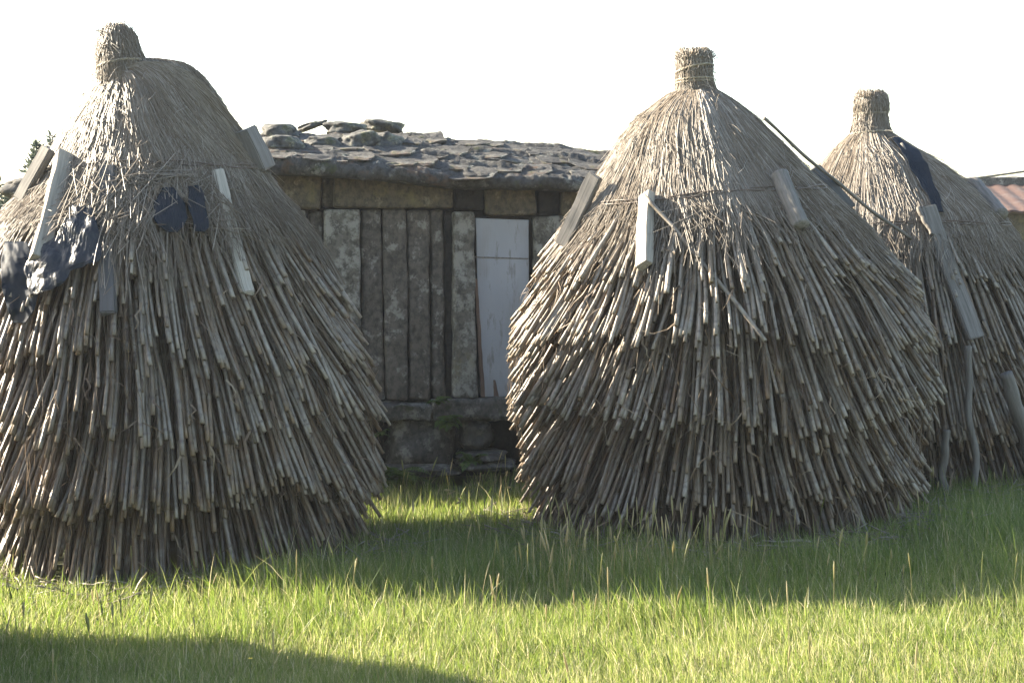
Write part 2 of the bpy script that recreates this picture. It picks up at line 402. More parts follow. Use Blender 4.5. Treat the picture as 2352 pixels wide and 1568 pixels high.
    tw = rng.uniform(0, 3.1, (n, 1)) + t * rng.normal(0, 1.5, (n, 1))
    wv = np.stack([np.cos(hph) * np.cos(tw), np.sin(hph) * np.cos(tw), np.sin(tw) * .4], -1) * (rng.uniform(.002, .009, (n, 1)) * (1 - t * .75))[..., None]
    vv = np.stack([c - wv, c + wv], 2).reshape(n, 10, 3)
    q = np.array([[2 * i, 2 * i + 1, 2 * i + 3, 2 * i + 2] for i in range(4)])
    H.add(vv.reshape(-1, 3), (q[None] + (np.arange(n) * 10)[:, None, None]).reshape(-1, 4), tint=np.repeat(rng.random(n), 10))
    n = 450
    hp = rng.uniform(-np.pi, np.pi, n); z0 = rng.uniform(base[2] + .35, zhi + .1, n)
    a = strands(S, hp, z0, np.maximum(z0 - rng.uniform(.15, .5, n), base[2]), rng.uniform(-.07, .0, n), rng.uniform(-.04, .03, n), rng.uniform(.0012, .0026, n), rng.normal(0, .06, n), 6, wob=.004)
    H.add(a[0], a[1], tint=pern(rng.random(n) * .6, a[3]))
    tag(H.build('husk_shreds', M_HUSK, root, base), 'torn brown husks caught between the canes', kind='stuff')
    # ---- straw cap
    B = Bag()
    v, q = revolve(S, zw - .10, ztop, .022, 60, 96); B.add(v, q, tint=.12)
    def lay(n, z0, z1, o0, o1, rr, tint, drift=.05, wob=.0035, K=6, ph=None, gap=True):
        ph = rng.uniform(-np.pi, np.pi, n) if ph is None else ph
        dr_ = rng.normal(0, drift, n) + .09 * smooth_noise(4, ph * 4, z0 * 4, seed + 9)
        gr = .013 * smooth_noise(6, ph * 15, z0 * .8, seed + 7) + .006 * smooth_noise(6, ph * 40, z0 * 1.5, seed + 8); o0 = o0 + gr * .6; o1 = o1 + gr
        tint = np.clip(tint + gr * 14, 0, 1)
        if gap and gaps:
            e = proj(S.pt(ph + dr_, z1, o1)); m2 = proj(S.pt(ph + dr_ * .8, z1 + (z0 - z1) * .25, o1))
            front = np.cos(ph) > 0
            bad = (in_boxes(e, gaps) | in_boxes(m2, gaps)) & front & (rng.random(n) < .96)
            ph, z0, z1, o0, o1, rr, tint, dr_ = [x[~bad] for x in (ph, z0, z1, o0, o1, rr, tint, dr_)]
        a = strands(S, ph, z0, z1, o0, o1, rr, dr_, K, wob=wob)
        B.add(a[0], a[1], tint=pern(tint, a[3]))
    U = rng.uniform
    n = 12500      # the long straws from the neck downwards
    z0 = np.where(rng.random(n) < .45, U(ztop - .08, ztop, n), ztop - (ztop - zw) * U(0, 1, n) ** 1.2 * .9)
    z1 = np.maximum(z0 - U(.25, .75, n), zw - U(-.02, .10, n))
    pt = U(-np.pi, np.pi, n)
    tn = np.clip(.5 + rng.normal(0, .2, n) + .25 * smooth_noise(5, pt * 6, z0, seed + 3), 0, 1)
    lay(n, z0, z1, U(-.015, .01, n), U(-.005, .022, n), U(.0014, .0028, n), tn, ph=pt, gap=False)
    # fringe below the wire
    f0, f1 = S.zpx(fringe[0]), S.zpx(fringe[1]); n = fringe[2]
    pt = U(-np.pi, np.pi, n)
    z0 = zw + U(-.03, .25, n); z1 = f0 + (f1 - f0) * np.clip(U(0, 1, n) ** 1.5 * (1 + .55 * smooth_noise(5, pt * 3.5, 0 * pt, seed + 4)), 0, 1.25)
    tn = np.clip(.5 + rng.normal(0, .22, n), 0, 1)
    lay(n, z0, z1, U(-.01, .008, n), U(.0, fringe[3], n), U(.0017, .003, n), tn, drift=.10, wob=.006, ph=pt)
    # long coarse straws lying loose on top, in locks
    n = 900; pt = U(-np.pi, np.pi, n); z0 = ztop - (ztop - zw) * U(0, .75, n); z1 = np.maximum(z0 - U(.45, 1.0, n), f0 - .15 * U(0, 1, n))
    lay(n, z0, z1, U(.0, .014, n), U(.008, .03, n), U(.0022, .0036, n), np.clip(rng.normal(.72, .2, n), 0, 1), drift=.09, ph=pt, wob=.004, K=8)
    # stray straws standing off the surface
    n = 320; z0 = U(zw - .05, ztop - .03, n)
    lay(n, z0, z0 - U(.08, .25, n), U(-.01, .0, n), U(.03, .075, n), U(.0012, .0022, n), U(.3, 1, n), drift=.25)
    n = 70
    pth = S.pt(U(-np.pi, np.pi, n), U(ztop - .25, ztop - .02, n), .0); dv = rng.normal(0, 1, (n, 3)); dv[:, 2] = np.abs(dv[:, 2]) * .5
    dv = nrm(dv) * U(.05, .2, n)[:, None]; tt = np.linspace(0, 1, 5)[None, :, None]
    pp = pth[:, None] + dv[:, None] * tt - np.array([0, 0, .06]) * tt ** 2
    a = tubes(pp, np.full((n, 5), .0013), 3, False); B.add(a[0], a[1], tint=.7)
    if kfwd:                                     # straws sweeping out from the foot of the crooked knot
        n = 4200; pa, za = -.42, S.zpx(176); pr = U(-1.9, 2.1, n); dl = pr - pa; K = 9; t = np.linspace(0, 1, K)[None] * U(.55, 1, (n, 1)) + U(0, .3, (n, 1)); t = np.clip(t, 0, 1.05)
        zz = za + (zw + .03 - za) * t ** 1.25 + np.minimum(.16, .10 * np.abs(dl))[:, None] * np.sin(np.pi * np.clip(t, 0, 1)) * (1 - t) * 1.6
        zz = np.minimum(zz, ztop - .03); ph_ = pa + dl[:, None] * np.clip(t, 0, 1) ** .62 + rng.normal(0, .012, (n, K))
        pts = S.pt(ph_, zz, .012 + U(-.008, .012, (n, 1)) + .010 * smooth_noise(6, pr * 13, 0 * pr, seed)[:, None] + rng.normal(0, .003, (n, K)))
        a = tubes(pts, (U(.0018, .003, (n, 1)) * np.linspace(1, .7, K)[None]), 3, False)
        B.add(a[0], a[1], tint=pern(np.clip(.5 + rng.normal(0, .2, n) + .3 * smooth_noise(6, pr * 13, 0 * pr, seed), 0, 1), a[3]))
    if tangle:                                   # matted, criss-crossing straws
        n = tangle; ph = rng.normal(.16, .30, n) - .05; zc = U(S.zpx(545), S.zpx(400), n)
        ang = rng.normal(0, .75, n); ln = U(.12, .34, n); t = np.linspace(-.5, .5, 6)[None]
        zz = zc[:, None] - (ln * np.cos(ang))[:, None] * t; pc = ph[:, None] + (ln * np.sin(ang))[:, None] * t / S.r(zz)
        pts = S.pt(pc, zz, .035 + U(-.02, .03, (n, 1)) + U(0, .05, (n, 1)) * t)
        e = proj(pts[:, -1]); m3 = proj(pts[:, 3]); bad = (in_boxes(e, gaps) | in_boxes(m3, gaps)) & (rng.random(n) < .9)
        pts = pts[~bad]; a = tubes(pts, np.full(pts.shape[:2], .0021), 3, False); B.add(a[0], a[1], tint=pern(np.clip(rng.normal(.6, .2, len(pts)), 0, 1), a[3]))
    tag(B.build('straw_cap', M_STRAW, root, base))
    # ---- topknot
    Kt = Shape(S.D - kfwd, knot, True); B = Bag(); kz0, kz1 = Kt.z[0], Kt.z[-1]
    v, q = revolve(Kt, kz0 - .02, kz1 - .01, .012, 20, 32); i = len(v.reshape(-1, 3)); 
    vt = v.reshape(-1, 3); top = vt[-32:]; vt = np.concatenate([vt, top.mean(0)[None] + np.array([[0, 0, .012]])])
    B.add(vt, q, [[i - 32 + j, i - 32 + (j + 1) % 32, i] for j in range(32)], tint=.2)
    n = 2600; ph = U(-np.pi, np.pi, n); z0 = np.minimum(kz1 + rng.normal(.0, .012, n), kz1 + .04); z0 = np.where(rng.random(n) < .4, U(kz0, kz1, n), z0)
    z1 = np.maximum(z0 - U(.10, .40, n), kz0 - .10)
    a = strands(Kt, ph, z0, z1, U(-.02, .008, n), np.where(z1 < kz0 + .02, U(.0, .018, n), U(-.01, .014 * neck_wild, n)), U(.0018, .003, n), rng.normal(0, .10 * neck_wild, n), 6, wob=.005 * neck_wild)
    B.add(a[0], a[1], tint=pern(np.clip(.5 + rng.normal(0, .24, n), 0, 1), a[3]))
    n = 700; q0 = rng.normal(0, 1, (n, 2)); q0 = q0 / np.maximum(1, np.linalg.norm(q0, axis=1, keepdims=True)) * .92   # the cut ends on top
    rt = Kt.rr[-1]; p0 = np.stack([Kt.c[-1] + q0[:, 0] * rt, Kt.D + q0[:, 1] * rt, np.full(n, kz1 - .05)], -1)
    dv = np.stack([q0[:, 0] * .02 + rng.normal(0, .02, n), q0[:, 1] * .02 + rng.normal(0, .02, n), U(.04, .085, n) - .03 * (q0 ** 2).sum(1)], -1)
    pp = p0[:, None] + dv[:, None] * np.linspace(0, 1, 4)[None, :, None]; a = tubes(pp, np.full((n, 4), .0022), 3, True); B.add(a[0], a[1], a[2], tint=pern(U(.3, 1, n), a[3]))
    n = int(110 * neck_wild); pth = Kt.pt(U(-np.pi, np.pi, n), U(kz0, kz1, n), 0); dv = nrm(rng.normal(0, 1, (n, 3))) * U(.04, .14, n)[:, None]
    tt = np.linspace(0, 1, 5)[None, :, None]; pp = pth[:, None] + dv[:, None] * tt - np.array([0, 0, .04]) * tt ** 2
    a = tubes(pp, np.full((n, 5), .0013), 3, False); B.add(a[0], a[1], tint=.8)
    ko = tag(B.build('topknot', M_STRAW, root, base))
    # ---- ties round the knot: twisted straw rope
    for (ty, slope_, turns) in ties:
        T_ = Bag(); zt_ = S.zpx(ty)
        for s3 in range(3 * turns):
            th = np.linspace(0, 2 * np.pi, 49); zz = zt_ + slope_ * np.sin(th + .6) + (s3 // 3) * .016 + .004 * np.sin(th * 9 + s3 * 2.1)
            pp = Kt.pt(th, zz, .009 + .004 * np.cos(th * 9 + s3 * 2.1)); a = tubes(pp[None], np.full((1, 49), .0045), 5, False); T_.add(a[0], a[1], tint=U(0, 1))
        o = T_.build('straw_tie', M_ROPE, ko, base)
    # ---- wire
    W = Bag(); th = np.linspace(0, 2 * np.pi, 121)
    for s3 in range(2):
        zz = zw + .012 * np.sin(th * 5 + s3 * 2) + .02 * np.sin(th + 1.2) + (.05 * np.sin(th) if name == 'corn_stalk_stack' and S is Mi else 0)
        pp = S.pt(th, zz, .024 + .006 * np.sin(th * 23 + s3 * 3)); a = tubes(pp[None], np.full((1, 121), .0035), 5, False); W.add(a[0], a[1], tint=U(0, 1))
    W.build('wire_hoop', M_WIRE, root, base)
    return root

GRP = 'stacks of dry canes under straw caps'
st1 = make_stack('corn_stalk_stack', L, [(64, 248, 288), (70, 234, 304), (82, 229, 311), (110, 226, 317), (140, 226, 328), (178, 229, 338)], 392, (470, 640, 4200, .06),
                 (655, 800, 945, 1100), 30, 2800, 590, gaps=[(355, 478, 472, 560), (-10, 560, 150, 760), (150, 500, 232, 620)], tangle=750, neck_wild=1.5, ties=[(158, .03, 1)], seed=11, kfwd=.17)
tag(st1, 'large cane stack on the left with black plastic hanging out and a shaggy crooked topknot', 'corn stack', GRP)
st2 = make_stack('corn_stalk_stack', Mi, [(120, 1562, 1628), (128, 1556, 1633), (150, 1555, 1634), (190, 1557, 1633), (208, 1556, 1644)], 456, (475, 610, 2600, .04),
                 (630, 765, 925, 1095), 34, 3200, 545, ties=[(160, .028, 1), (190, .008, 2)], seed=22)
tag(st2, 'widest cane stack in the middle with a neat tied square topknot', 'corn stack', GRP)
st3 = make_stack('corn_stalk_stack', Ri, [(215, 1974, 2026), (224, 1966, 2036), (250, 1963, 2040), (264, 1968, 2034), (285, 1962, 2038), (312, 1956, 2046)], 520, (540, 650, 3000, .05),
                 (650, 790, 950), 31, 2300, 600, gaps=[(2060, 335, 2155, 470)], ties=[(262, .004, 1), (306, .012, 1)], neck_wild=1.3, seed=33)
tag(st3, 'farthest cane stack at right with dark plastic showing in its cap', 'corn stack', GRP)

# a neighbour standing just left of the picture throws its shadow across the near grass
def copy_shallow(root, loc, rz):
    r = root.copy(); C.objects.link(r); r.location = loc; r.rotation_euler = (0, 0, rz)
    for ch in root.children:
        if ch.name.startswith(('cane_layer', 'straw_cap', 'topknot')):
            c = ch.copy(); C.objects.link(c); c.parent = r
    return r
st4 = copy_shallow(st2, (-3.5, 7.25, float(gz(-3.5, 7.25))), 2.0)
tag(st4, 'cane stack just beyond the left edge, known by its shadow across the near grass', 'corn stack', GRP)

# ------------------------------------------------------------------ planks, logs and sticks
def frame_obj(name, a, b, nrm_, mat_, builder, label, cat, group=None):
    """object whose local Z runs a->b and local Y points along nrm_"""
    zax = (b - a); ln = np.linalg.norm(zax); zax = zax / ln
    y = nrm_ - zax * np.dot(nrm_, zax); y /= np.linalg.norm(y); x = np.cross(y, zax)
    M = Matrix(((x[0], y[0], zax[0], a[0]), (x[1], y[1], zax[1], a[1]), (x[2], y[2], zax[2], a[2]), (0, 0, 0, 1)))
    o = builder(name, ln, mat_); o.matrix_world = M; tag(o, label, cat, group); return o
def plank_builder(w_, t_, seed, warp=.006, round_=.006):
    def f(name, ln, m):
        bm = bmesh.new(); bmesh.ops.create_cube(bm, size=1)
        bmesh.ops.scale(bm, vec=(w_, t_, ln), verts=bm.verts); bmesh.ops.translate(bm, vec=(0, 0, ln / 2), verts=bm.verts)
        bmesh.ops.bevel(bm, geom=bm.edges[:], offset=round_, segments=2, affect='EDGES')
        le = [e for e in bm.edges if abs(e.verts[0].co.z - e.verts[1].co.z) > ln * .5]
        bmesh.ops.subdivide_edges(bm, edges=le, cuts=14)
        for v in bm.verts:
            q = v.co * 1.0; d = mnoise.noise_vector(Vector((q.x * 9 + seed, q.y * 9, q.z * 7))) * .006 + mnoise.noise_vector(Vector((q.x * 40 + seed, q.y * 40, q.z * 16))) * .0016
            v.co += d; v.co.y += warp * math.sin(q.z * 5 + seed); v.co.x += warp * .7 * math.sin(q.z * 3.3 + seed * 2)
            if q.z < .03 or q.z > ln - .03: v.co.z += .014 * mnoise.noise(Vector((q.x * 45 + seed, q.y * 45, 0)))
        me = bpy.data.meshes.new(name); bm.to_mesh(me); bm.free(); me.materials.append(m)
        o = bpy.data.objects.new(name, me); C.objects.link(o); return o
    return f
def pole_builder(r0, r1, seed, wob=.01, forks=()):
    def f(name, ln, m):
        K = 26; t = np.linspace(0, 1, K); r_ = random.Random(seed)
        a1, a2 = r_.uniform(0, 6), r_.uniform(0, 6)
        p = np.stack([wob * np.sin(t * 5 + a1) + wob * .5 * np.sin(t * 13 + a2), wob * np.sin(t * 4 + a2) * .5, t * ln], -1)
        rr = (r0 + (r1 - r0) * t) * (1 + min(1, .02 / r0 * .8) * (.08 * np.sin(t * 23 + a1) + .05 * np.sin(t * 41 + a2)))
        B = Bag(); a = tubes(p[None], rr[None], 10); B.add(a[0], a[1], a[2], tint=.5)
        for (tf, ang, fl, fr) in forks:
            b0 = p[int(tf * (K - 1))]; dv = np.array([math.sin(ang), .15, math.cos(ang)]) * fl
            q = b0[None] + dv[None] * np.linspace(0, 1, 8)[:, None] + np.stack([.01 * np.sin(np.linspace(0, 4, 8)), 0 * np.zeros(8), np.zeros(8)], -1)
            a = tubes(q[None], np.linspace(fr, fr * .5, 8)[None], 8); B.add(a[0], a[1], a[2], tint=.5)
        return B.build(name, m)
    return f
def on(S, px, py, off):
    p = S.hit(px, py); return p + S.normal(p) * off, S.normal(p)
PG = 'wood pieces tied to the stacks'
def put(name, S, a_px, b_px, off, builder, m, label, cat='plank', nr=None, sil=False, group=PG):
    if sil:
        a = P(a_px[0], a_px[1], S.D + sil); b = P(b_px[0], b_px[1], S.D + sil); n_ = np.array([0, -1, .0])
    else:
        a, n0 = on(S, *a_px, off); b, n1 = on(S, *b_px, off); n_ = n0 + n1
    if nr is not None: n_ = np.array(nr, float)
    return frame_obj(name, a, b, n_, m, builder, label, cat, group)
put('wooden_beam', L, (158, 366), (96, 606), .035, plank_builder(.088, .08, 3, .006, .003), M_WOODP, 'squared beam with a bright sunlit face slanting above the torn plastic on the left stack', 'beam', nr=(-.86, -.52, .1))
put('wooden_plank', L, (253, 388), (253, 725), .035, plank_builder(.082, .04, 5), M_WOODD, 'dark grey upright board beside the plastic on the left stack', nr=(-.12, -1, .3))
put('wooden_plank', L, (494, 400), (566, 676), .030, plank_builder(.068, .03, 8), M_WOODP, 'pale board with nail holes half under straw on the left stack')
put('wooden_beam', L, (562, 298), (604, 392), 0, plank_builder(.10, .13, 9), M_WOODG, 'thick short beam end jutting from the right shoulder of the left stack', 'beam', sil=-.12, nr=(-.45, -.85, .1))
put('wooden_plank', L, (112, 340), (48, 462), 0, plank_builder(.075, .05, 12), M_WOODG, 'narrow board seen edge on at the left outline of the left stack', sil=-.4, nr=(-.5, -.8, .2))
put('wooden_beam', Mi, (1492, 457), (1484, 616), .03, plank_builder(.08, .055, 14, .006, .003), M_WOODP, 'short white sunlit block hanging upright on the front of the middle stack', 'beam', nr=(-.74, -.62, .25))
put('wooden_plank', Mi, (1366, 402), (1292, 566), 0, plank_builder(.085, .05, 17), M_WOODG, 'rough weathered board along the left outline of the middle stack', sil=-.35, nr=(-.45, -.85, .2))
put('wooden_log', Mi, (1782, 412), (1834, 528), .03, pole_builder(.052, .05, 4, .003), M_WOODG, 'short round grey log tied to the right side of the middle stack', 'log')
put('wooden_plank', Mi, (1868, 388), (1948, 482), 0, plank_builder(.08, .05, 19), M_WOODD, 'dark board behind the right shoulder of the middle stack', sil=.2, nr=(.3, -.9, .2))
put('wooden_plank', Ri, (2128, 482), (2236, 780), .03, plank_builder(.105, .04, 21), M_WOODG, 'long wide grey board down the front of the right stack')
put('wooden_log', Ri, (2228, 428), (2292, 500), .03, pole_builder(.05, .045, 6, .004), M_WOODG, 'round pale log near the right shoulder of the right stack', 'log')
put('dry_twig', Ri, (2066, 338), (2118, 510), .02, pole_builder(.012, .010, 31, .012, ((.3, 2.5, .06, .006), (.7, .6, .05, .006))), M_BARK, 'knobbly thin twig over the dark plastic on the right stack', 'twig', group='twigs on the right stack')
put('dry_twig', Ri, (2108, 486), (2134, 548), .045, pole_builder(.016, .013, 33, .006, ((.2, 1.9, .06, .008),)), M_BARK, 'short forked brown twig end above the wide grey board', 'twig', group='twigs on the right stack')
put('dry_branch', Ri, (2214, 800), (2216, 1122), .10, pole_builder(.022, .02, 35, .02), M_BARK, 'crooked grey branch propped upright at the foot of the right stack', 'branch', group='branches at the foot of the right stack')
put('dry_branch', Ri, (2288, 860), (2356, 1100), .10, pole_builder(.04, .06, 37, .012), M_BARK, 'thick silvery pole at the right edge leaning on the right stack', 'branch', group='branches at the foot of the right stack')
put('dry_branch', Ri, (2158, 985), (2160, 1135), .10, pole_builder(.022, .026, 39, .012), M_BARK, 'short stubby branch stump beside the middle stack at the foot of the right stack', 'branch', group='branches at the foot of the right stack')
a = P(1752, 276, 10.08); b, _ = on(Ri, 2090, 558, .03)
frame_obj('long_stick', a, b, np.array([0, -1., .2]), M_BARK, pole_builder(.009, .011, 41, .010, ((.62, .5, .05, .005), (.8, -.7, .045, .005))), 'long thin dark stick slanting from the middle stack to the right one', 'stick')

# ------------------------------------------------------------------ plastic sheets
def sheet(name, S, poly, label, off=.03, seed=0, wr=.03, nu=40, nv=40, lift=0.0, m=None, face=False):
    """a crumpled sheet on the stack: poly = list of (y, xl, xr) rows in the picture"""
    ys = [p[0] for p in poly]; B = np.zeros((nv, nu, 3))
    for i, y in enumerate(np.linspace(ys[0], ys[-1], nv)):
        xl = np.interp(y, ys, [p[1] for p in poly]); xr = np.interp(y, ys, [p[2] for p in poly])
        for j, u_ in enumerate(np.linspace(0, 1, nu)):
            x = xl + (xr - xl) * u_; jit = mnoise.noise(Vector((x * .03 + seed, y * .03, 7))) * 6
            p = S.hit(x + jit * (abs(u_ - .5) > .45), y + jit * (i in (0, nv - 1)), .02)
            nn = S.normal(p); q = Vector((x * .014 + seed, y * .010, seed))
            h = mnoise.fractal(q, 1.0, 2.2, 4) * wr + abs(mnoise.noise(q * 2.3)) * wr * .9
            B[i, j] = p + nn * (off + h + lift * i / nv)
            if face: B[i, j] = P(x, y, S.hit(xr, y)[1] - .03 - h * 1.5 + .25 * (1 - u_) * .3)
    i = np.arange(nu * nv).reshape(nv, nu)
    q = np.stack([i[:-1, :-1], i[:-1, 1:], i[1:, 1:], i[1:, :-1]], -1)
    o = mk(name, B, q, mat=m or M_FLAP); o.modifiers.new('thickness', 'SOLIDIFY').thickness = .002
    ctr = B.reshape(-1, 3).mean(0); o.data.transform(Matrix.Translation(Vector(-ctr))); o.location = ctr
    tag(o, label, 'plastic sheet', 'black plastic under the straw'); return o
sheet('plastic_sheet', L, [(555, 12, 62), (600, 2, 78), (660, 4, 92), (710, 18, 80), (742, 30, 58)], 'smooth black plastic flap hanging at the far left of the left stack', .05, 1, .02, face=True)
sheet('plastic_sheet', L, [(478, 170, 218), (520, 158, 228), (570, 110, 234), (604, 70, 232), (625, 64, 170), (660, 72, 152), (682, 78, 100)], 'crumpled shiny plastic under the sunlit beam on the left stack', .02, 5, .026, 60, 60, m=M_PLASTIC)
sheet('plastic_sheet', L, [(440, 372, 396), (475, 354, 420), (510, 353, 426), (528, 364, 418), (541, 388, 404)], 'dark plastic lobe below the matted straw of the left stack', .028, 9, .014)
sheet('plastic_sheet', L, [(436, 428, 452), (470, 430, 468), (510, 437, 474), (530, 442, 474), (541, 452, 466)], 'narrow dark plastic strip beside the pale board on the left stack', .028, 13, .014)
sheet('plastic_sheet', Ri, [(318, 2048, 2060), (345, 2066, 2104), (380, 2088, 2130), (420, 2108, 2142), (455, 2130, 2156), (490, 2146, 2168)], 'dark plastic showing through the torn cap of the right stack', .006, 17, .010)

# ------------------------------------------------------------------ stone granary
GY = math.radians(8)
G0 = P(1000, 1090, 12.55); G0[2] = float(gz(G0[0], G0[1]))
gran = empty('stone_granary', G0, GY)
gc, gs = math.cos(GY), math.sin(GY)
def G(px, py, yl=0.0):
    """pixel -> granary coordinates on the plane local y = yl"""
    r = ray(px, py); o = CAM - G0
    o2 = np.array([o[0] * gc + o[1] * gs, -o[0] * gs + o[1] * gc, o[2]]); r2 = np.array([r[0] * gc + r[1] * gs, -r[0] * gs + r[1] * gc, r[2]])
    return o2 + r2 * ((yl - o2[1]) / r2[1])
def block(name, corners, y0, y1, m, parent, seed=0, amp=.012, res=.035, bev=.02, freq=5):
    """stone block: corners = 4 (x,z) tl,tr,br,bl in granary coordinates, from y0 (front) to y1"""
    tl, tr, br, bl = [np.array(c, float) for c in corners]
    bm = bmesh.new(); bmesh.ops.create_cube(bm, size=1)
    w_ = max(.02, np.linalg.norm(tr - tl)); h_ = max(.02, np.linalg.norm(tl - bl)); d_ = abs(y1 - y0)
    bmesh.ops.scale(bm, vec=(w_, d_, h_), verts=bm.verts)
    bmesh.ops.bevel(bm, geom=bm.edges[:], offset=min(bev, .3 * min(w_, d_, h_)), segments=2, affect='EDGES', profile=.6)
    for ax, s_ in ((0, w_), (2, h_), (1, d_)):
        n_ = min(int(s_ / res), 60)
        for kk in range(1, n_):
            co = Vector((0, 0, 0)); co[ax] = -s_ / 2 + s_ * kk / n_; no = Vector((0, 0, 0)); no[ax] = 1
            bmesh.ops.bisect_plane(bm, geom=bm.verts[:] + bm.edges[:] + bm.faces[:], plane_co=co, plane_no=no)
    for v in bm.verts:
        u_ = v.co.x / w_ + .5; t_ = v.co.z / h_ + .5; f = v.co.y / d_ + .5
        xz = (bl * (1 - u_) + br * u_) * (1 - t_) + (tl * (1 - u_) + tr * u_) * t_
        q = Vector((xz[0], y0 + (y1 - y0) * f, xz[1]))
        d = mnoise.noise_vector(q * freq + Vector((seed, seed, 0))) * amp + mnoise.noise_vector(q * freq * 3.3) * amp * .45
        v.co = q + d
    for f in bm.faces: f.smooth = True
    me = bpy.data.meshes.new(name); bm.normal_update(); bm.to_mesh(me); bm.free(); me.materials.append(m)
    o = bpy.data.objects.new(name, me); C.objects.link(o); o.parent = parent; return o
def gblock(name, x0, y0, x1, y1, yl, depth, m, seed, x2=None, x3=None, dy=0, **kw):
    """from pixel rectangle; x2,x3 = bottom left/right px when the piece tapers"""
    x2 = x0 if x2 is None else x2; x3 = x1 if x3 is None else x3
    c = [G(x0, y0, yl), G(x1, y0 + dy, yl), G(x3, y1 + dy * .2, yl), G(x2, y1, yl)]
    return block(name, [(p[0], p[2]) for p in c], yl, yl + depth, m, gran, seed, **kw)
# inner core, also side and back walls, painted dark so gaps look shaded
i0, i1 = G(75, 470, .16), G(1655, 470, .16); zi = G(1000, 925)[2]
block('wall_shade_core', [(i0[0] + .12, G(700, 415, .16)[2]), (i1[0], G(700, 430, .16)[2]), (i1[0], zi), (i0[0], zi)], .13, 1.35, M_SHADE, gran, 3, .006, .2)
# wall slabs and posts
rs = random.Random(5)
for k, x in enumerate(range(70, 560, 76)): gblock('wall_slab', x, 480, x + 72, 925, .02 * (k % 2), .11, M_WALL, 50 + k)
gblock('stone_post', 600, 484, 702, 925, .0, .13, M_POST, 1)
gblock('wall_slab', 706, 484, 741, 924, .07, .06, M_WALL, 2)
gblock('stone_post', 744, 480, 826, 922, -.01, .13, M_POST, 3, 742, 832)
gblock('wall_slab', 829, 482, 876, 920, .03, .09, M_WALL, 4, 834, 884)
gblock('wall_slab', 879, 481, 932, 920, .015, .1, M_WALL, 5, 887, 938)
gblock('wall_slab', 935, 482, 986, 918, .03, .09, M_WALL, 6, 942, 990)
gblock('wall_slab', 989, 483, 1018, 918, .05, .07, M_WALL, 7, 993, 1022)
gblock('wall_slab', 1020, 484, 1039, 918, .085, .04, M_SHADE, 8, 1024, 1040)
gblock('stone_post', 1041, 486, 1089, 915, -.012, .14, M_POST, 9, 1040, 1098)
gblock('stone_post', 1227, 498, 1300, 912, -.01, .14, M_POST, 10)
for k, x in enumerate(range(1304, 1640, 66)): gblock('wall_slab', x, 498, x + 62, 908, .02 * (k % 2), .1, M_WALL, 60 + k)
# lintel course, with deep joints; gap shade painted into the dark pieces
gblock('lintel', 112, 398, 596, 476, -.03, .2, M_LINTEL, 20)
gblock('lintel', 600, 400, 738, 480, -.04, .2, M_LINTEL, 21)
gblock('lintel', 741, 400, 800, 476, .05, .1, M_LINTEL, 22)
gblock('lintel', 770, 404, 1040, 478, -.03, .1, M_LINTEL, 23, 764, 1042)
gblock('lintel', 1044, 412, 1114, 482, .05, .1, M_SHADE, 24)
gblock('lintel', 1117, 428, 1231, 495, -.03, .2, M_LINTEL, 25)
gblock('lintel', 1235, 428, 1286, 494, .05, .1, M_SHADE, 26)
gblock('lintel', 1290, 432, 1640, 497, -.03, .2, M_LINTEL, 27)
# door with its jamb shadow gap, wooden edge and broken paint
def door():
    x0, x1 = 1092, 1214
    pts = [G(x0, 501, .03), G(x1, 505, .03), G(x1 + 2, 911, .03), G(1105, 911, .03)]
    o = block('door', [(p[0], p[2]) for p in pts], .03, .06, M_DOOR, gran, 33, .003, .03, .004, 3)
    s1, s2 = G(x0 - 1, 590, .03), G(x1, 594, .03)
    block('door_seam', [(s1[0], s1[2] + .004), (s2[0], s2[2] + .004), (s2[0], s2[2] - .004), (s1[0], s1[2] - .004)], .025, .034, M_WOODG, o, 1, .001, .04, .002)
    for nm, c, y in (('door_edge', [(1090, 640), (1096, 640), (1114, 912), (1104, 912)], .022), ('wood_patch', [(1133, 872), (1138, 872), (1146, 911), (1134, 911)], .024), ('wood_patch', [(1203, 735), (1213, 722), (1216, 775), (1206, 770)], .022)):
        p = [G(a_, b_, .03) for a_, b_ in c]
        block(nm, [(q_[0], q_[2]) for q_ in p], y, y + .012, M_DOORWOOD, o, 5, .004, .02, .003, 9)
M_DOORWOOD = wood_material('bare_door_wood', (.16, .10, .07), (.09, .06, .045))
door()
# plinth and boulders under it
gblock('plinth', 70, 926, 700, 972, -.07, .5, M_BASE, 40, amp=.04)
gblock('plinth', 704, 924, 992, 966, -.08, .5, M_BASE, 41, amp=.045)
gblock('plinth', 996, 916, 1180, 966, -.07, .5, M_BASE, 42, amp=.04)
gblock('plinth', 1184, 912, 1640, 962, -.07, .5, M_BASE, 43, amp=.025)
def rock(name, c, size, m, parent=None, seed=0, amp=.16, flat=1.0, rot=0.0, tilt=0.0, sub=4, label=None, cat=None, group=None, sq=.55):
    bm = bmesh.new(); bmesh.ops.create_icosphere(bm, subdivisions=sub, radius=1)
    for v in bm.verts:
        p = v.co.copy(); p = Vector([math.copysign(abs(x) ** sq, x) for x in p])
        q = p * 1.1 + Vector((seed * 3.7, seed, 0))
        d = mnoise.fractal(q, 1.0, 2.1, 5) * amp + math.floor(mnoise.noise(q * 1.4) * 5) / 5 * amp * .5
        v.co = Vector((p.x * size[0], p.y * size[1], p.z * size[2])) * (1 + d)
    for f in bm.faces: f.smooth = True
    me = bpy.data.meshes.new(name); bm.to_mesh(me); bm.free(); me.materials.append(m)
    o = bpy.data.objects.new(name, me); C.objects.link(o); o.location = c; o.rotation_euler = (0, tilt, rot)
    if parent: o.parent = parent
    return tag(o, label, cat, group)
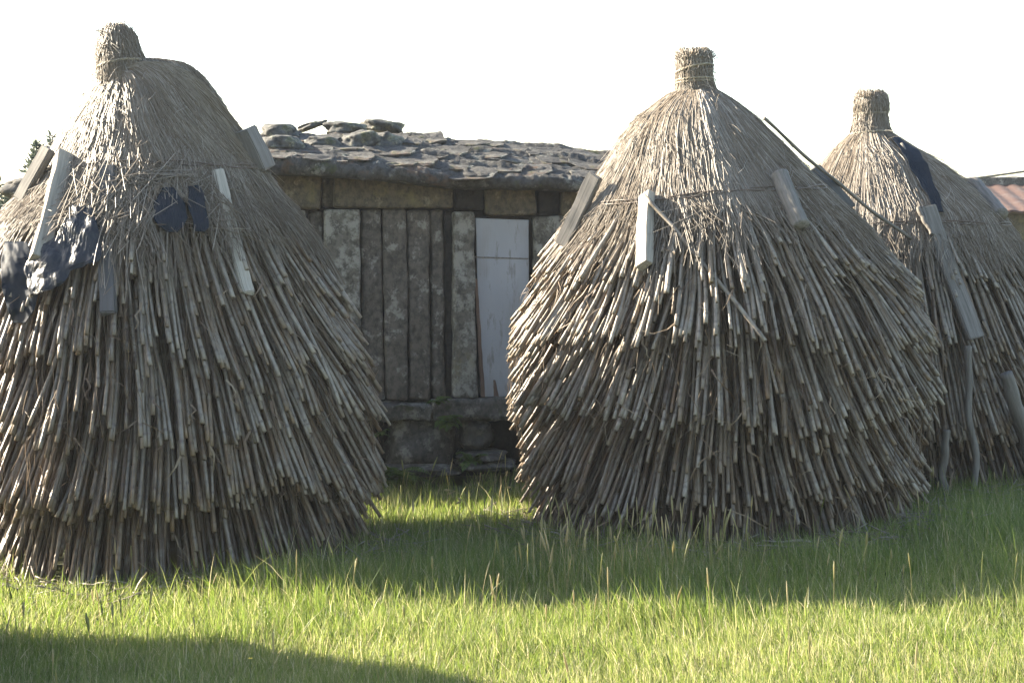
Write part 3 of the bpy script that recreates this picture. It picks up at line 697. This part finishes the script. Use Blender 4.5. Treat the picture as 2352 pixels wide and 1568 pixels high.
def grock(x0, y0, x1, y1, yl, dep, seed):
    a, b = G(x0, y1, yl), G(x1, y0, yl)
    rock('boulder', ((a[0] + b[0]) / 2, yl + dep, (a[2] + b[2]) / 2), ((b[0] - a[0]) / 2, dep, (b[2] - a[2]) / 2 * 1.03), M_BASE, gran, seed, .2, sq=.68)
for k, (x0, y0, x1, y1, yl, dep) in enumerate([(892, 962, 1052, 1092, -.04, .25), (1062, 970, 1140, 1040, -.02, .2), (1056, 1040, 1168, 1064, -.1, .22), (1052, 1062, 1200, 1090, -.12, .25), (870, 1070, 1060, 1100, -.14, .2),
        (690, 965, 850, 1100, -.04, .25), (520, 965, 680, 1100, -.04, .25), (350, 965, 510, 1100, -.04, .25), (200, 965, 345, 1100, -.04, .25), (1215, 962, 1370, 1092, -.02, .25), (1380, 962, 1520, 1092, -.02, .25), (1530, 960, 1640, 1092, -.02, .25)]):
    grock(x0, y0, x1, y1, yl, dep, k + 2)
f0 = G(180, 965, .6)
block('void_shade_wall', [(f0[0] + .1, zi - .05), (i1[0] - .1, zi - .05), (i1[0] - .1, -.1), (f0[0] + .1, -.1)], .55, 1.3, M_SHADE, gran, 8, .02, .15)  # added behind the boulders, dark so the void under the plinth looks shaded
# roof: a thick sagging shell of schist
ex = [G(x, y, -.28) for x, y in ((140, 366), (400, 366), (610, 368), (720, 372), (840, 381), (950, 397), (1050, 411), (1200, 417), (1390, 420), (1660, 424))]
eb = [G(x, y, -.28) for x, y in ((140, 400), (640, 402), (850, 411), (1050, 432), (1390, 442), (1660, 446))]
rg = [G(x, y, .62) for x, y in ((150, 316), (600, 314), (800, 312), (930, 307), (1100, 320), (1390, 350), (1660, 372))]
EX, EZ = [p[0] for p in ex], [p[2] for p in ex]; BX, BZ = [p[0] for p in eb], [p[2] for p in eb]; RX, RZ = [p[0] for p in rg], [p[2] for p in rg]
def roof():
    x0, x1 = G(118, 340, .2)[0], G(1655, 380, .2)[0]; nx = 330
    xs = np.linspace(x0, x1, nx); ns = 70; V = []
    for x in xs:
        ze, zb, zr = np.interp(x, EX, EZ), np.interp(x, BX, BZ), np.interp(x, RX, RZ)
        top = [(-.28 + 0.9 * s, ze + (zr - ze) * (s ** .9), 1.0) for s in np.linspace(0, 1, ns)]
        back = [(.62 + 1.0 * s, zr + (ze - .02 - zr) * s ** 1.2, 1.0) for s in np.linspace(.08, 1, 18)]
        under = [(1.62, zb - .02, .3), (.62, zb, .2), (-.1, zb, .3), (-.26, zb, .7)]
        row = []
        for (y, z, k) in top + back + under:
            q = Vector((x, y, z))
            lay = mnoise.noise(Vector((x * 1.1, y * 5.5 + x * 1.2, 3))) * 3.2
            st = math.floor(lay) + min(1.0, (lay - math.floor(lay)) * 6)
            d = (mnoise.noise(Vector((x * 9, 4, 2))) * .016 + mnoise.noise(Vector((x * 26, 4, 2))) * .012) * (y < -.2) + st * .014 + mnoise.fractal(Vector((x * 3, y * 12 + x * 2, z)), 1, 2, 5) * .028 + mnoise.noise(q * 28) * .008 + mnoise.noise(q * 60) * .004
            jy = mnoise.fractal(Vector((x * 4.5, 9, k)), 1, 2, 4) * .07 * max(0, 1 - (y + .28) * 4) if y < .0 else 0
            row.append((x, y - jy * k, z + d * k))
        V.append(row)
    V = np.array(V); m_ = V.shape[1]; i = np.arange(nx * m_).reshape(nx, m_); j = np.roll(i, -1, 1)
    q = np.stack([i[:-1], i[1:], j[1:], j[:-1]], -1).reshape(-1, 4)
    tri = []
    vs_ = V.reshape(-1, 3)
    for end, row in ((0, i[0]), (1, i[-1])):
        c = len(vs_); vs_ = np.concatenate([vs_, vs_[row].mean(0)[None]])
        for a_, b_ in zip(row, np.roll(row, -1)): tri.append((c, a_, b_) if end == 0 else (c, b_, a_))
    return mk('roof', vs_, q, tri, M_ROOF, parent=gran)
rf = roof()
def roof_z(x, y):
    s = (y + .28) / .9; ze, zr = np.interp(x, EX, EZ), np.interp(x, RX, RZ); return ze + (zr - ze) * max(s, 0) ** .9
rs = random.Random(3)
def plate(name, c, w_, d_, th, m, parent, rot, seed):
    r_ = random.Random(seed); bm = bmesh.new(); n = r_.randint(6, 9); vs_ = []
    for k in range(n):
        a_ = (k + r_.uniform(-.3, .3)) * 2 * math.pi / n; e = 1 / max(abs(math.cos(a_)), abs(math.sin(a_))) ** .7
        vs_.append(bm.verts.new((math.cos(a_) * w_ * e * r_.uniform(.85, 1.08), math.sin(a_) * d_ * e * r_.uniform(.85, 1.08), 0)))
    f = bm.faces.new(vs_); bm.normal_update()
    bmesh.ops.triangulate(bm, faces=[f]); bmesh.ops.subdivide_edges(bm, edges=bm.edges[:], cuts=5, use_grid_fill=True)
    for v in bm.verts: v.co.x += mnoise.noise(v.co * 14 + Vector((seed, 0, 0))) * .018; v.co.y += mnoise.noise(v.co * 14 + Vector((0, seed, 0))) * .014
    ex_ = bmesh.ops.extrude_face_region(bm, geom=bm.faces[:]); up = [v for v in ex_['geom'] if isinstance(v, bmesh.types.BMVert)]
    for v in up: v.co.z += th * (1 + .5 * mnoise.noise(v.co * 9 + Vector((seed, seed, 0)))) + math.floor(mnoise.noise(Vector((v.co.x * 5 + seed, v.co.y * 9, 0))) * 3) * th * .3
    bmesh.ops.recalc_face_normals(bm, faces=bm.faces[:])
    me = bpy.data.meshes.new(name); bm.to_mesh(me); bm.free(); me.materials.append(m)
    o = bpy.data.objects.new(name, me); C.objects.link(o); o.parent = parent; o.location = c; o.rotation_euler = rot; return o
for k in range(46):            # flat schist slabs lying in courses on the roof, the upper course over the lower
    row = k // 16; x = np.interp(k % 16 + rs.uniform(-.3, .3) + .5 * (row % 2), [0, 15], [G(560, 340, .2)[0], G(1500, 380, .2)[0]]); y = (-.14, .14, .42)[row] + rs.uniform(-.07, .07)
    sl = math.atan2(np.interp(x, RX, RZ) - np.interp(x, EX, EZ), .9)
    plate('roof_slab', (x, y, roof_z(x, y) + .004 + .004 * row), rs.uniform(.08, .20), rs.uniform(.07, .15), rs.uniform(.007, .015), M_ROOF, gran, (sl + rs.uniform(-.02, .015), rs.uniform(.0, .045), rs.uniform(-.35, .35)), k + 3)
p0, p1 = G(2, 452, -.1), G(160, 404, -.1)
rock('eave_stone', ((p0[0] + p1[0]) / 2, .0, (p0[2] + p1[2]) / 2), ((p1[0] - p0[0]) / 2, .3, (p1[2] - p0[2]) / 2.2), M_ROOF, gran, 4, .18, tilt=-.15)
M_STONE = stone_material('lichen_stone', (.10, .098, .09), (.045, .044, .042), (.21, .205, .165), .5, (6, 6, 6), .1, .45)
# loose stones lying on the roof
stones = [(598, 291, 690, 322, .50, 0, 'lichen crusted stone on the roof beside the jutting beam of the left stack'),
          (682, 279, 748, 300, .58, -.32, 'dark flat slab tipped up against the sky on the roof ridge'),
          (745, 284, 842, 312, .55, .05, 'broad pale lichened stone on the ridge between the tipped slab and the dark cap slab'),
          (832, 279, 927, 302, .56, .10, 'dark flat cap slab at the right end of the ridge stones'),
          (604, 318, 700, 352, .36, .1, 'mottled stone below the lichened one at the left of the roof'),
          (700, 318, 786, 342, .42, .1, 'low grey stone in the second row under the tipped slab'),
          (784, 308, 866, 344, .36, -.2, 'pointed stone with a sunlit yellow edge in the second row'),
          (850, 310, 925, 346, .40, .12, 'reddish brown stone below the dark cap slab')]
for k, (x0, y0, x1, y1, yl, tl, lab) in enumerate(stones):
    yl = -.28 + .9 * (371 + max(0, (x0 + x1) / 2 - 720) * .07 - y1) / 60 + .10
    a, b = G(x0, y1, yl), G(x1, y0, yl); lc = ((a[0] + b[0]) / 2, yl + .0, (a[2] + b[2]) / 2)
    wc = (G0[0] + lc[0] * gc - lc[1] * gs, G0[1] + lc[0] * gs + lc[1] * gc, G0[2] + lc[2])
    rock('loose_stone', wc, ((b[0] - a[0]) / 2, .14, (b[2] - a[2]) / 2 * (.7 if abs(tl) > .25 else 1.25)), M_STONE, None, k + 60, rot=GY, tilt=tl, amp=.3, label=lab, cat='stone', group='loose stones on the granary roof', sq=.7)
tag(gran, 'low stone granary with a schist slab roof and pale door behind the stacks', 'granary')

# ------------------------------------------------------------------ tiled house far right
hd = 24.0
h0 = P(2440, 440, hd); house = empty('tile_roofed_house', (h0[0] + .6, hd + 1.2, float(gz(h0[0], hd))), -.05)
hz = house.location.z
zr_, ze_ = P(2300, 424, hd + 2)[2] - hz, P(2300, 490, hd)[2] - hz
nx, ny = 240, 24; xs = np.linspace(-3.6, 5.0, nx); ss = np.linspace(0, 1, ny)
Xr, Sr = np.meshgrid(xs, ss); Zr = ze_ + (zr_ - ze_) * Sr + .028 * np.abs(np.sin(Xr * math.pi / .22)) + .012 * (1 - np.mod(Sr * 8, 1)); Yr = -1.4 + 2.2 * Sr
i = np.arange(nx * ny).reshape(ny, nx); q = np.stack([i[:-1, :-1], i[:-1, 1:], i[1:, 1:], i[1:, :-1]], -1).reshape(-1, 4)
V2 = np.stack([Xr, .8 + 2.2 * (1 - Sr), Zr], -1)
B = Bag(); B.add(np.stack([Xr, Yr, Zr], -1), q); B.add(V2, q[:, ::-1])
rfh = B.build('tile_roof', M_TILE, house); rfh.modifiers.new('thickness', 'SOLIDIFY').thickness = .03
def box(name, lo, hi, m, parent, seed=0, amp=.006, res=.12):
    return block(name, [(lo[0], hi[2]), (hi[0], hi[2]), (hi[0], lo[2]), (lo[0], lo[2])], lo[1], hi[1], m, parent, seed, amp, res, .01)
box('ridge_stones', (-3.6, .66, zr_ - .02), (5.0, .94, zr_ + .10), M_BASE, house, 4, .03, .08)
box('wall', (-3.4, -1.15, -.1), (4.8, 2.7, ze_ - .02), M_LINTEL, house, 7, .01, .4)
box('window', (-2.9, -1.18, ze_ - .75), (-2.3, -1.14, ze_ - .2), M_WOODD, house, 8, .001, .2)
tag(house, 'low house with an old red tile roof beyond the right stack', 'house')
# cable rising to the right
a, b = P(2228, 411, 22), P(2700, 330, 22); t = np.linspace(0, 1, 30)[:, None]
pp = a + (b - a) * t - np.array([0, 0, .03]) * (np.sin(t * np.pi))
aa = np.concatenate([P(1900, 450, 22)[None], pp]); tb = tubes(aa[None], np.full((1, 31), .013), 6)
tag(mk('overhead_cable', tb[0], tb[1], tb[2], M_WOODG), 'thin grey cable rising to the right above the tiled roof', 'cable')

# ------------------------------------------------------------------ conifer behind the left stack
def conifer():
    D = 17.0; base = P(75, 500, D); x0 = base[0]; zb = float(gz(x0, D)); root = empty('conifer_tree', (x0, D, zb)); r_ = np.random.default_rng(5)
    B = Bag(); N = Bag()
    spires = [((72, 326), .20, 1.3), ((126, 312), .22, 1.4), (( -40, 400), .5, 1.2), ((30, 440), .42, 1.0), ((100, 400), .35, 1.0), ((180, 330), .3, 1.3), ((-10, 470), .5, .9)]
    top = P(100, 330, D); tr = np.array([[x0, D, zb - .05], [x0 + .02, D, zb + .6], [x0 + .05, D, zb + 1.3], [top[0], D, top[2] - .3]])
    a = tubes(tr[None], np.array([[.12, .09, .06, .02]]), 8); B.add(a[0], a[1], a[2], tint=.5)
    for (px, wd, ht) in spires:
        tp = P(px[0], px[1], D) + np.array([0, r_.uniform(-.3, .3), 0]); bs = np.array([x0 + (tp[0] - x0) * .55, D, tp[2] - ht])
        st = np.array([[x0, D, max(zb + .3, bs[2] - .2)], bs, (bs + tp) / 2, tp]); a = tubes(st[None], np.array([[.05, .035, .02, .006]]), 6); B.add(a[0], a[1], a[2], tint=.5)
        n = 900; t = r_.random(n) ** .8; ax = tp + (bs - tp) * t[:, None]; R = wd * (t ** .8) * .9 + .02; th = r_.uniform(0, 6.28, n)
        R = R * (.35 + .65 * r_.random(n)) * (1 + .5 * np.sin(t * 22 + th))
        c = ax + np.stack([np.cos(th) * R, np.sin(th) * R, R * .35], -1)
        d1 = nrm(np.stack([np.cos(th), np.sin(th), r_.uniform(.2, 1.2, n)], -1) + r_.normal(0, .4, (n, 3))) * r_.uniform(.03, .075, n)[:, None]
        d2 = nrm(np.cross(d1, r_.normal(0, 1, (n, 3)))) * r_.uniform(.008, .02, n)[:, None]
        v = np.stack([c - d1 * .3, c + d1 * .4 + d2, c + d1, c + d1 * .4 - d2], 1); N.add(v.reshape(-1, 3), np.arange(n * 4).reshape(n, 4), tint=np.repeat(r_.random(n), 4))
    B.build('trunk', M_BARK, root, (x0, D, zb)); N.build('crown', M_NEEDLE, root, (x0, D, zb))
    tag(root, 'grey green conifer tips showing behind the left stack', 'tree')
conifer()

# ------------------------------------------------------------------ ferns and weeds at the granary's foot
def fern(px, py, d, nf, ln, seed, label, name='fern'):
    r_ = np.random.default_rng(seed); p = P(px, py, d); 
    B = Bag(); o0 = np.array([p[0], p[1], p[2]])
    for k in range(nf):
        th = r_.uniform(0, 6.28); l = ln * r_.uniform(.6, 1.1); t = np.linspace(0, 1, 16)
        up = r_.uniform(.5, 1.1); out = r_.uniform(.4, .9)
        sp = o0 + np.stack([np.cos(th) * l * out * t, np.sin(th) * l * out * t - .02, l * up * t - l * .7 * t ** 2.2], -1)
        B.add(*tubes(sp[None], np.linspace(.003, .001, 16)[None], 3, False)[:2], tint=.6)
        tg = nrm(np.gradient(sp, axis=0)); sd_ = nrm(np.cross(tg, [0, 0, 1.0]))
        for i in range(2, 16):
            for s in (-1, 1):
                w_ = l * .26 * math.sin(math.pi * (i / 16) ** .7) * r_.uniform(.7, 1.1); d_ = sd_[i] * s * w_ + tg[i] * w_ * .4 - np.array([0, 0, w_ * .25])
                wd = tg[i] * .011; B.add(np.array([sp[i], sp[i] + d_ * .5 + wd, sp[i] + d_, sp[i] + d_ * .5 - wd]), [[0, 1, 2, 3]], tint=r_.random())
    o = B.build(name, M_FERN, None, tuple(o0)); tag(o, label, 'fern', 'ferns at the granary wall'); return o
fern(900, 1110, 12.2, 34, .36, 1, 'big dark fern bush in the shade beside the left stack')
fern(1030, 975, 12.42, 16, .20, 2, 'fern tuft growing over the largest boulder')
fern(1005, 925, 12.45, 10, .13, 3, 'small fern on the plinth ledge at the foot of the wall')
fern(1085, 1062, 12.2, 14, .17, 4, 'low fern at the foot of the flat stones')
fern(872, 1000, 12.45, 9, .13, 5, 'bright little fern under the plinth at the edge of the left stack')

# ------------------------------------------------------------------ grass
def grass_points(n, ylo, yhi, r_):
    y = np.sqrt(r_.uniform(ylo ** 2, yhi ** 2, n)); x = r_.uniform(-1, 1, n) * (.30 * y + 1.0); return x, y
def clear(x, y):
    m = np.ones(len(x), bool)
    for S in (L, Mi, Ri): m &= np.hypot(x - S.cx(0.05), y - S.D) > S.r(0.05) * .90
    lx = (x - G0[0]) * gc + (y - G0[1]) * gs; ly = -(x - G0[0]) * gs + (y - G0[1]) * gc
    return m & ~((ly > -.12) & (ly < 1.5) & (lx < i1[0]) & (lx > i0[0] - .1))
def grass():
    r_ = np.random.default_rng(3); xs, ys, hs, ws = [], [], [], []
    for n, lo, hi in ((215000, 5.3, 8.0), (170000, 8.0, 11.5), (70000, 11.5, 20)):
        x, y = grass_points(n, lo, hi, r_)
        nn = n // 3                                  # a third of the blades gather in tufts
        cx_, cy_ = grass_points(nn // 14, lo, hi, r_); k = r_.integers(0, len(cx_), nn); x[:nn] = cx_[k] + r_.normal(0, .022, nn); y[:nn] = cy_[k] + r_.normal(0, .022, nn)
        xs.append(x); ys.append(y)
    x = np.concatenate(xs); y = np.concatenate(ys); k = clear(x, y); x, y = x[k], y[k]; n = len(x)
    patch = smooth_noise(9, x * 1.5, y * 1.5, 4); fine = smooth_noise(9, x * 6, y * 6, 8)
    h = (.104 + .045 * patch + .03 * fine) * r_.uniform(.4, 1.2, n) * np.where(r_.random(n) < .07, r_.uniform(1.3, 1.9, n), 1)
    h *= 1 + .5 * np.exp(-((x + .75) / .8) ** 2 - ((y - 8.55) / .35) ** 2) + .35 * np.exp(-((x - .5) / .5) ** 2 - ((y - 8.6) / .3) ** 2)
    h *= np.interp(y, [5.5, 7, 8.3, 9.5, 14], [.72, .85, 1.15, 1.25, 1.1]); h *= np.where((x > .3) & (y < 7.6), .8, 1.0)
    h = np.maximum(h, .035); w_ = r_.uniform(.0008, .0018, n) * np.interp(y, [6, 12], [1, 1.5])
    th = r_.uniform(0, 6.28, n); ln = np.abs(r_.normal(.34, .32, n)); ld = r_.uniform(0, 6.28, n) * .6 + 1.2 * patch
    hs_ = np.array([0, .38, .74, 1.0])
    bx = np.stack([x, y, gz(x, y) - .008], -1)
    lean = np.stack([np.cos(ld) * ln, np.sin(ld) * ln, -.35 * ln ** 2], -1)
    ctr = bx[:, None] + h[:, None, None] * (hs_[None, :, None] * np.array([0, 0, 1.0]) + (hs_ ** 2)[None, :, None] * lean[:, None])
    wv = np.stack([np.cos(th), np.sin(th), 0 * th], -1) * w_[:, None]
    V = np.stack([ctr[:, 0] - wv, ctr[:, 0] + wv, ctr[:, 1] - wv, ctr[:, 1] + wv, ctr[:, 2] - wv * .7, ctr[:, 2] + wv * .7, ctr[:, 3]], 1)
    o = (np.arange(n) * 7)[:, None, None]
    q = (np.array([[0, 1, 3, 2], [2, 3, 5, 4]])[None] + o).reshape(-1, 4); t = (np.array([[4, 5, 6]])[None] + o).reshape(-1, 3)
    tint = np.clip(r_.normal(.38, .17, n) + .14 * smooth_noise(7, x * 2.2, y * 2.2, 14) + .10 * (y < 7.5) + np.where(r_.random(n) < .2, r_.uniform(.25, .6, n), 0), 0, 1)
    g = mk('grass', V.reshape(-1, 3), q, t, M_GRASS, {'tint': np.repeat(tint, 7)}); tag(g, 'meadow grass round the stacks', kind='stuff')
    # seed stalks
    n = 900; x, y = grass_points(n, 5.6, 12, r_); k = clear(x, y) & (r_.random(n) < np.clip(.45 + .5 * smooth_noise(6, x * 1.6, y * 1.6, 21), .1, 1) * np.where(y < 7.2, .35, 1)); x, y = x[k], y[k]
    ex_ = r_.normal(0, 1, 150); px = 1420 + 150 * ex_; gy = r_.uniform(8.0, 9.2, 150); x = np.concatenate([x, (px - 1176) / F * gy]); y = np.concatenate([y, gy]); k = clear(x, y); x, y = x[k], y[k]; n = len(x)
    h = r_.uniform(.18, .34, n); h = np.where((np.abs(x - .5) < .8) & (y > 7.9) & (y < 9.3), r_.uniform(.22, .42, n), h); K = 12; t = np.linspace(0, 1, K)
    ld = r_.uniform(0, 6.28, n); ln = np.abs(r_.normal(.12, .12, n))
    p = np.stack([x, y, gz(x, y)], -1)[:, None] + h[:, None, None] * (t[None, :, None] * np.array([0, 0, 1.]) + (t ** 2)[None, :, None] * np.stack([np.cos(ld) * ln, np.sin(ld) * ln, 0 * ln], -1)[:, None])
    hw = r_.uniform(.8, 1.9, n)
    prof = np.where(t < .76, .0011, .0011 + .0021 * np.sin(np.clip((t - .76) / .24, 0, 1) * np.pi) ** .8)
    R = prof[None] * np.where(t[None] < .76, 1, hw[:, None] * r_.uniform(.6, 1.3, (n, K)))
    a = tubes(p, R, 4, True); s = mk('seed_grass', a[0], a[1], a[2], M_SEED, {'tint': pern(r_.random(n), a[3])}); tag(s, 'straw coloured seed stalks rising from the meadow', kind='stuff')
grass()
def litter():
    r_ = np.random.default_rng(12); P_ = []; n = 420; K = 6; t = np.linspace(-.5, .5, K)[None, :, None]
    for S in (L, Mi, Ri):
        ph = r_.uniform(-1.7, 1.7, n); rr = S.r(.0) * .95 + np.abs(r_.normal(0, .16, n)); c = np.stack([S.cx(.0) + rr * np.sin(ph), S.D - rr * np.cos(ph), 0 * ph], -1)
        c[:, 2] = gz(c[:, 0], c[:, 1]) + r_.uniform(.0, .09, n); a = r_.uniform(0, 6.28, n); d = np.stack([np.cos(a), np.sin(a), r_.normal(0, .25, n)], -1) * r_.uniform(.08, .32, n)[:, None]
        P_.append(c[:, None] + d[:, None] * t + r_.normal(0, .003, (n, K, 3)))
    p = np.concatenate(P_); a = tubes(p, np.full(p.shape[:2], .0022) * r_.uniform(.7, 1.8, (len(p), 1)), 4, True)
    tag(mk('straw_litter', a[0], a[1], a[2], M_STRAW, {'tint': pern(r_.uniform(.3, 1, len(p)), a[3])}), 'straws fallen into the grass round the stacks', kind='stuff')
litter()
def stalk(px, py, d, tip, seed, label, heads):
    a = P(px, py, d); a[2] = float(gz(a[0], a[1])); b = P(tip[0], tip[1], d); t = np.linspace(0, 1, 14)[:, None]
    pp = a + (b - a) * t + np.array([0, 0, .06]) * np.sin(t * np.pi); B = Bag(); tb = tubes(pp[None], np.linspace(.0026, .0018, 14)[None], 5); B.add(tb[0], tb[1], tb[2], tint=.5)
    r_ = np.random.default_rng(seed)
    for (tf, dx, dz) in heads:
        c = pp[int(tf * 13)]; e = c + np.array([dx, r_.uniform(-.01, .01), dz]); u_ = np.linspace(0, 1, 9)
        tb = tubes((c + (e - c) * u_[:, None])[None], (.0012 + .0055 * np.sin(np.clip((u_ - .45) / .55, 0, 1) * np.pi))[None], 6); B.add(tb[0], tb[1], tb[2], tint=.9)
    tag(B.build('grass_stalk', M_SEED, None, tuple(a)), label, 'grass stalk', 'tall grass stalks between the stacks')
stalk(1095, 1215, 10.4, (1040, 1126), 1, 'bent grass stalk with pale seed heads in the gap between left and middle stacks', [(1, -.05, .005), (.95, -.04, -.02), (.6, -.045, -.03), (.5, -.05, .02), (.3, .08, -.01)])
stalk(1158, 1215, 10.6, (1163, 1095), 2, 'upright grass stalk with a side spikelet beside the middle stack', [(1, .006, .04), (.6, .03, .005), (.92, .004, .035)])
def flower():
    c = P(575, 1512, 6.9); z0 = float(gz(c[0], c[1])); B = Bag()
    tb = tubes(np.array([[c[0], c[1], z0], [c[0], c[1], c[2]]])[None], np.full((1, 2), .0012), 5)
    o = mk('yellow_flower', tb[0], tb[1], tb[2], M_FERN, {'tint': np.full(len(tb[0]), .5)}, loc=tuple(c)); m, t, b = mat('yellow_petal'); b.inputs['Base Color'].default_value = (.70, .48, .03, 1)
    v = []; q = []
    for k in range(6):
        th = k * 1.047; u_ = np.array([math.cos(th), math.sin(th), .35]); s = np.array([-math.sin(th), math.cos(th), 0]); n_ = len(v)
        v += [c, c + u_ * .006 + s * .004, c + u_ * .011, c + u_ * .006 - s * .004]; q.append([n_, n_ + 1, n_ + 2, n_ + 3])
    mk('petals', np.array(v), q, mat=m, parent=o, loc=tuple(c)); tag(o, 'tiny yellow flower in the shaded grass at lower left', 'flower')
flower()
# ------------------------------------------------------------------ thin volume added to imitate veiling lens glare
hm = bpy.data.materials.new('glare_veil_air'); hm.use_nodes = True; ht = hm.node_tree
for n_ in list(ht.nodes):
    if n_.type != 'OUTPUT_MATERIAL': ht.nodes.remove(n_)
pv = ht.nodes.new('ShaderNodeVolumePrincipled'); pv.inputs['Color'].default_value = (.86, .92, 1.0, 1); pv.inputs['Density'].default_value = GLARE_DENSITY; pv.inputs['Anisotropy'].default_value = .3
ht.links.new(pv.outputs[0], ht.nodes['Material Output'].inputs['Volume'])
lo, hi = (-135, -125, -1.4), (135, 145, 5.2)
hv = [(x, y, z) for z in (lo[2], hi[2]) for x, y in ((lo[0], lo[1]), (hi[0], lo[1]), (hi[0], hi[1]), (lo[0], hi[1]))]
tag(mk('glare_veil', hv, [[3, 2, 1, 0], [4, 5, 6, 7], [0, 1, 5, 4], [1, 2, 6, 5], [2, 3, 7, 6], [3, 0, 4, 7]], mat=hm, smooth=False), kind='stuff')
bpy.context.view_layer.update()
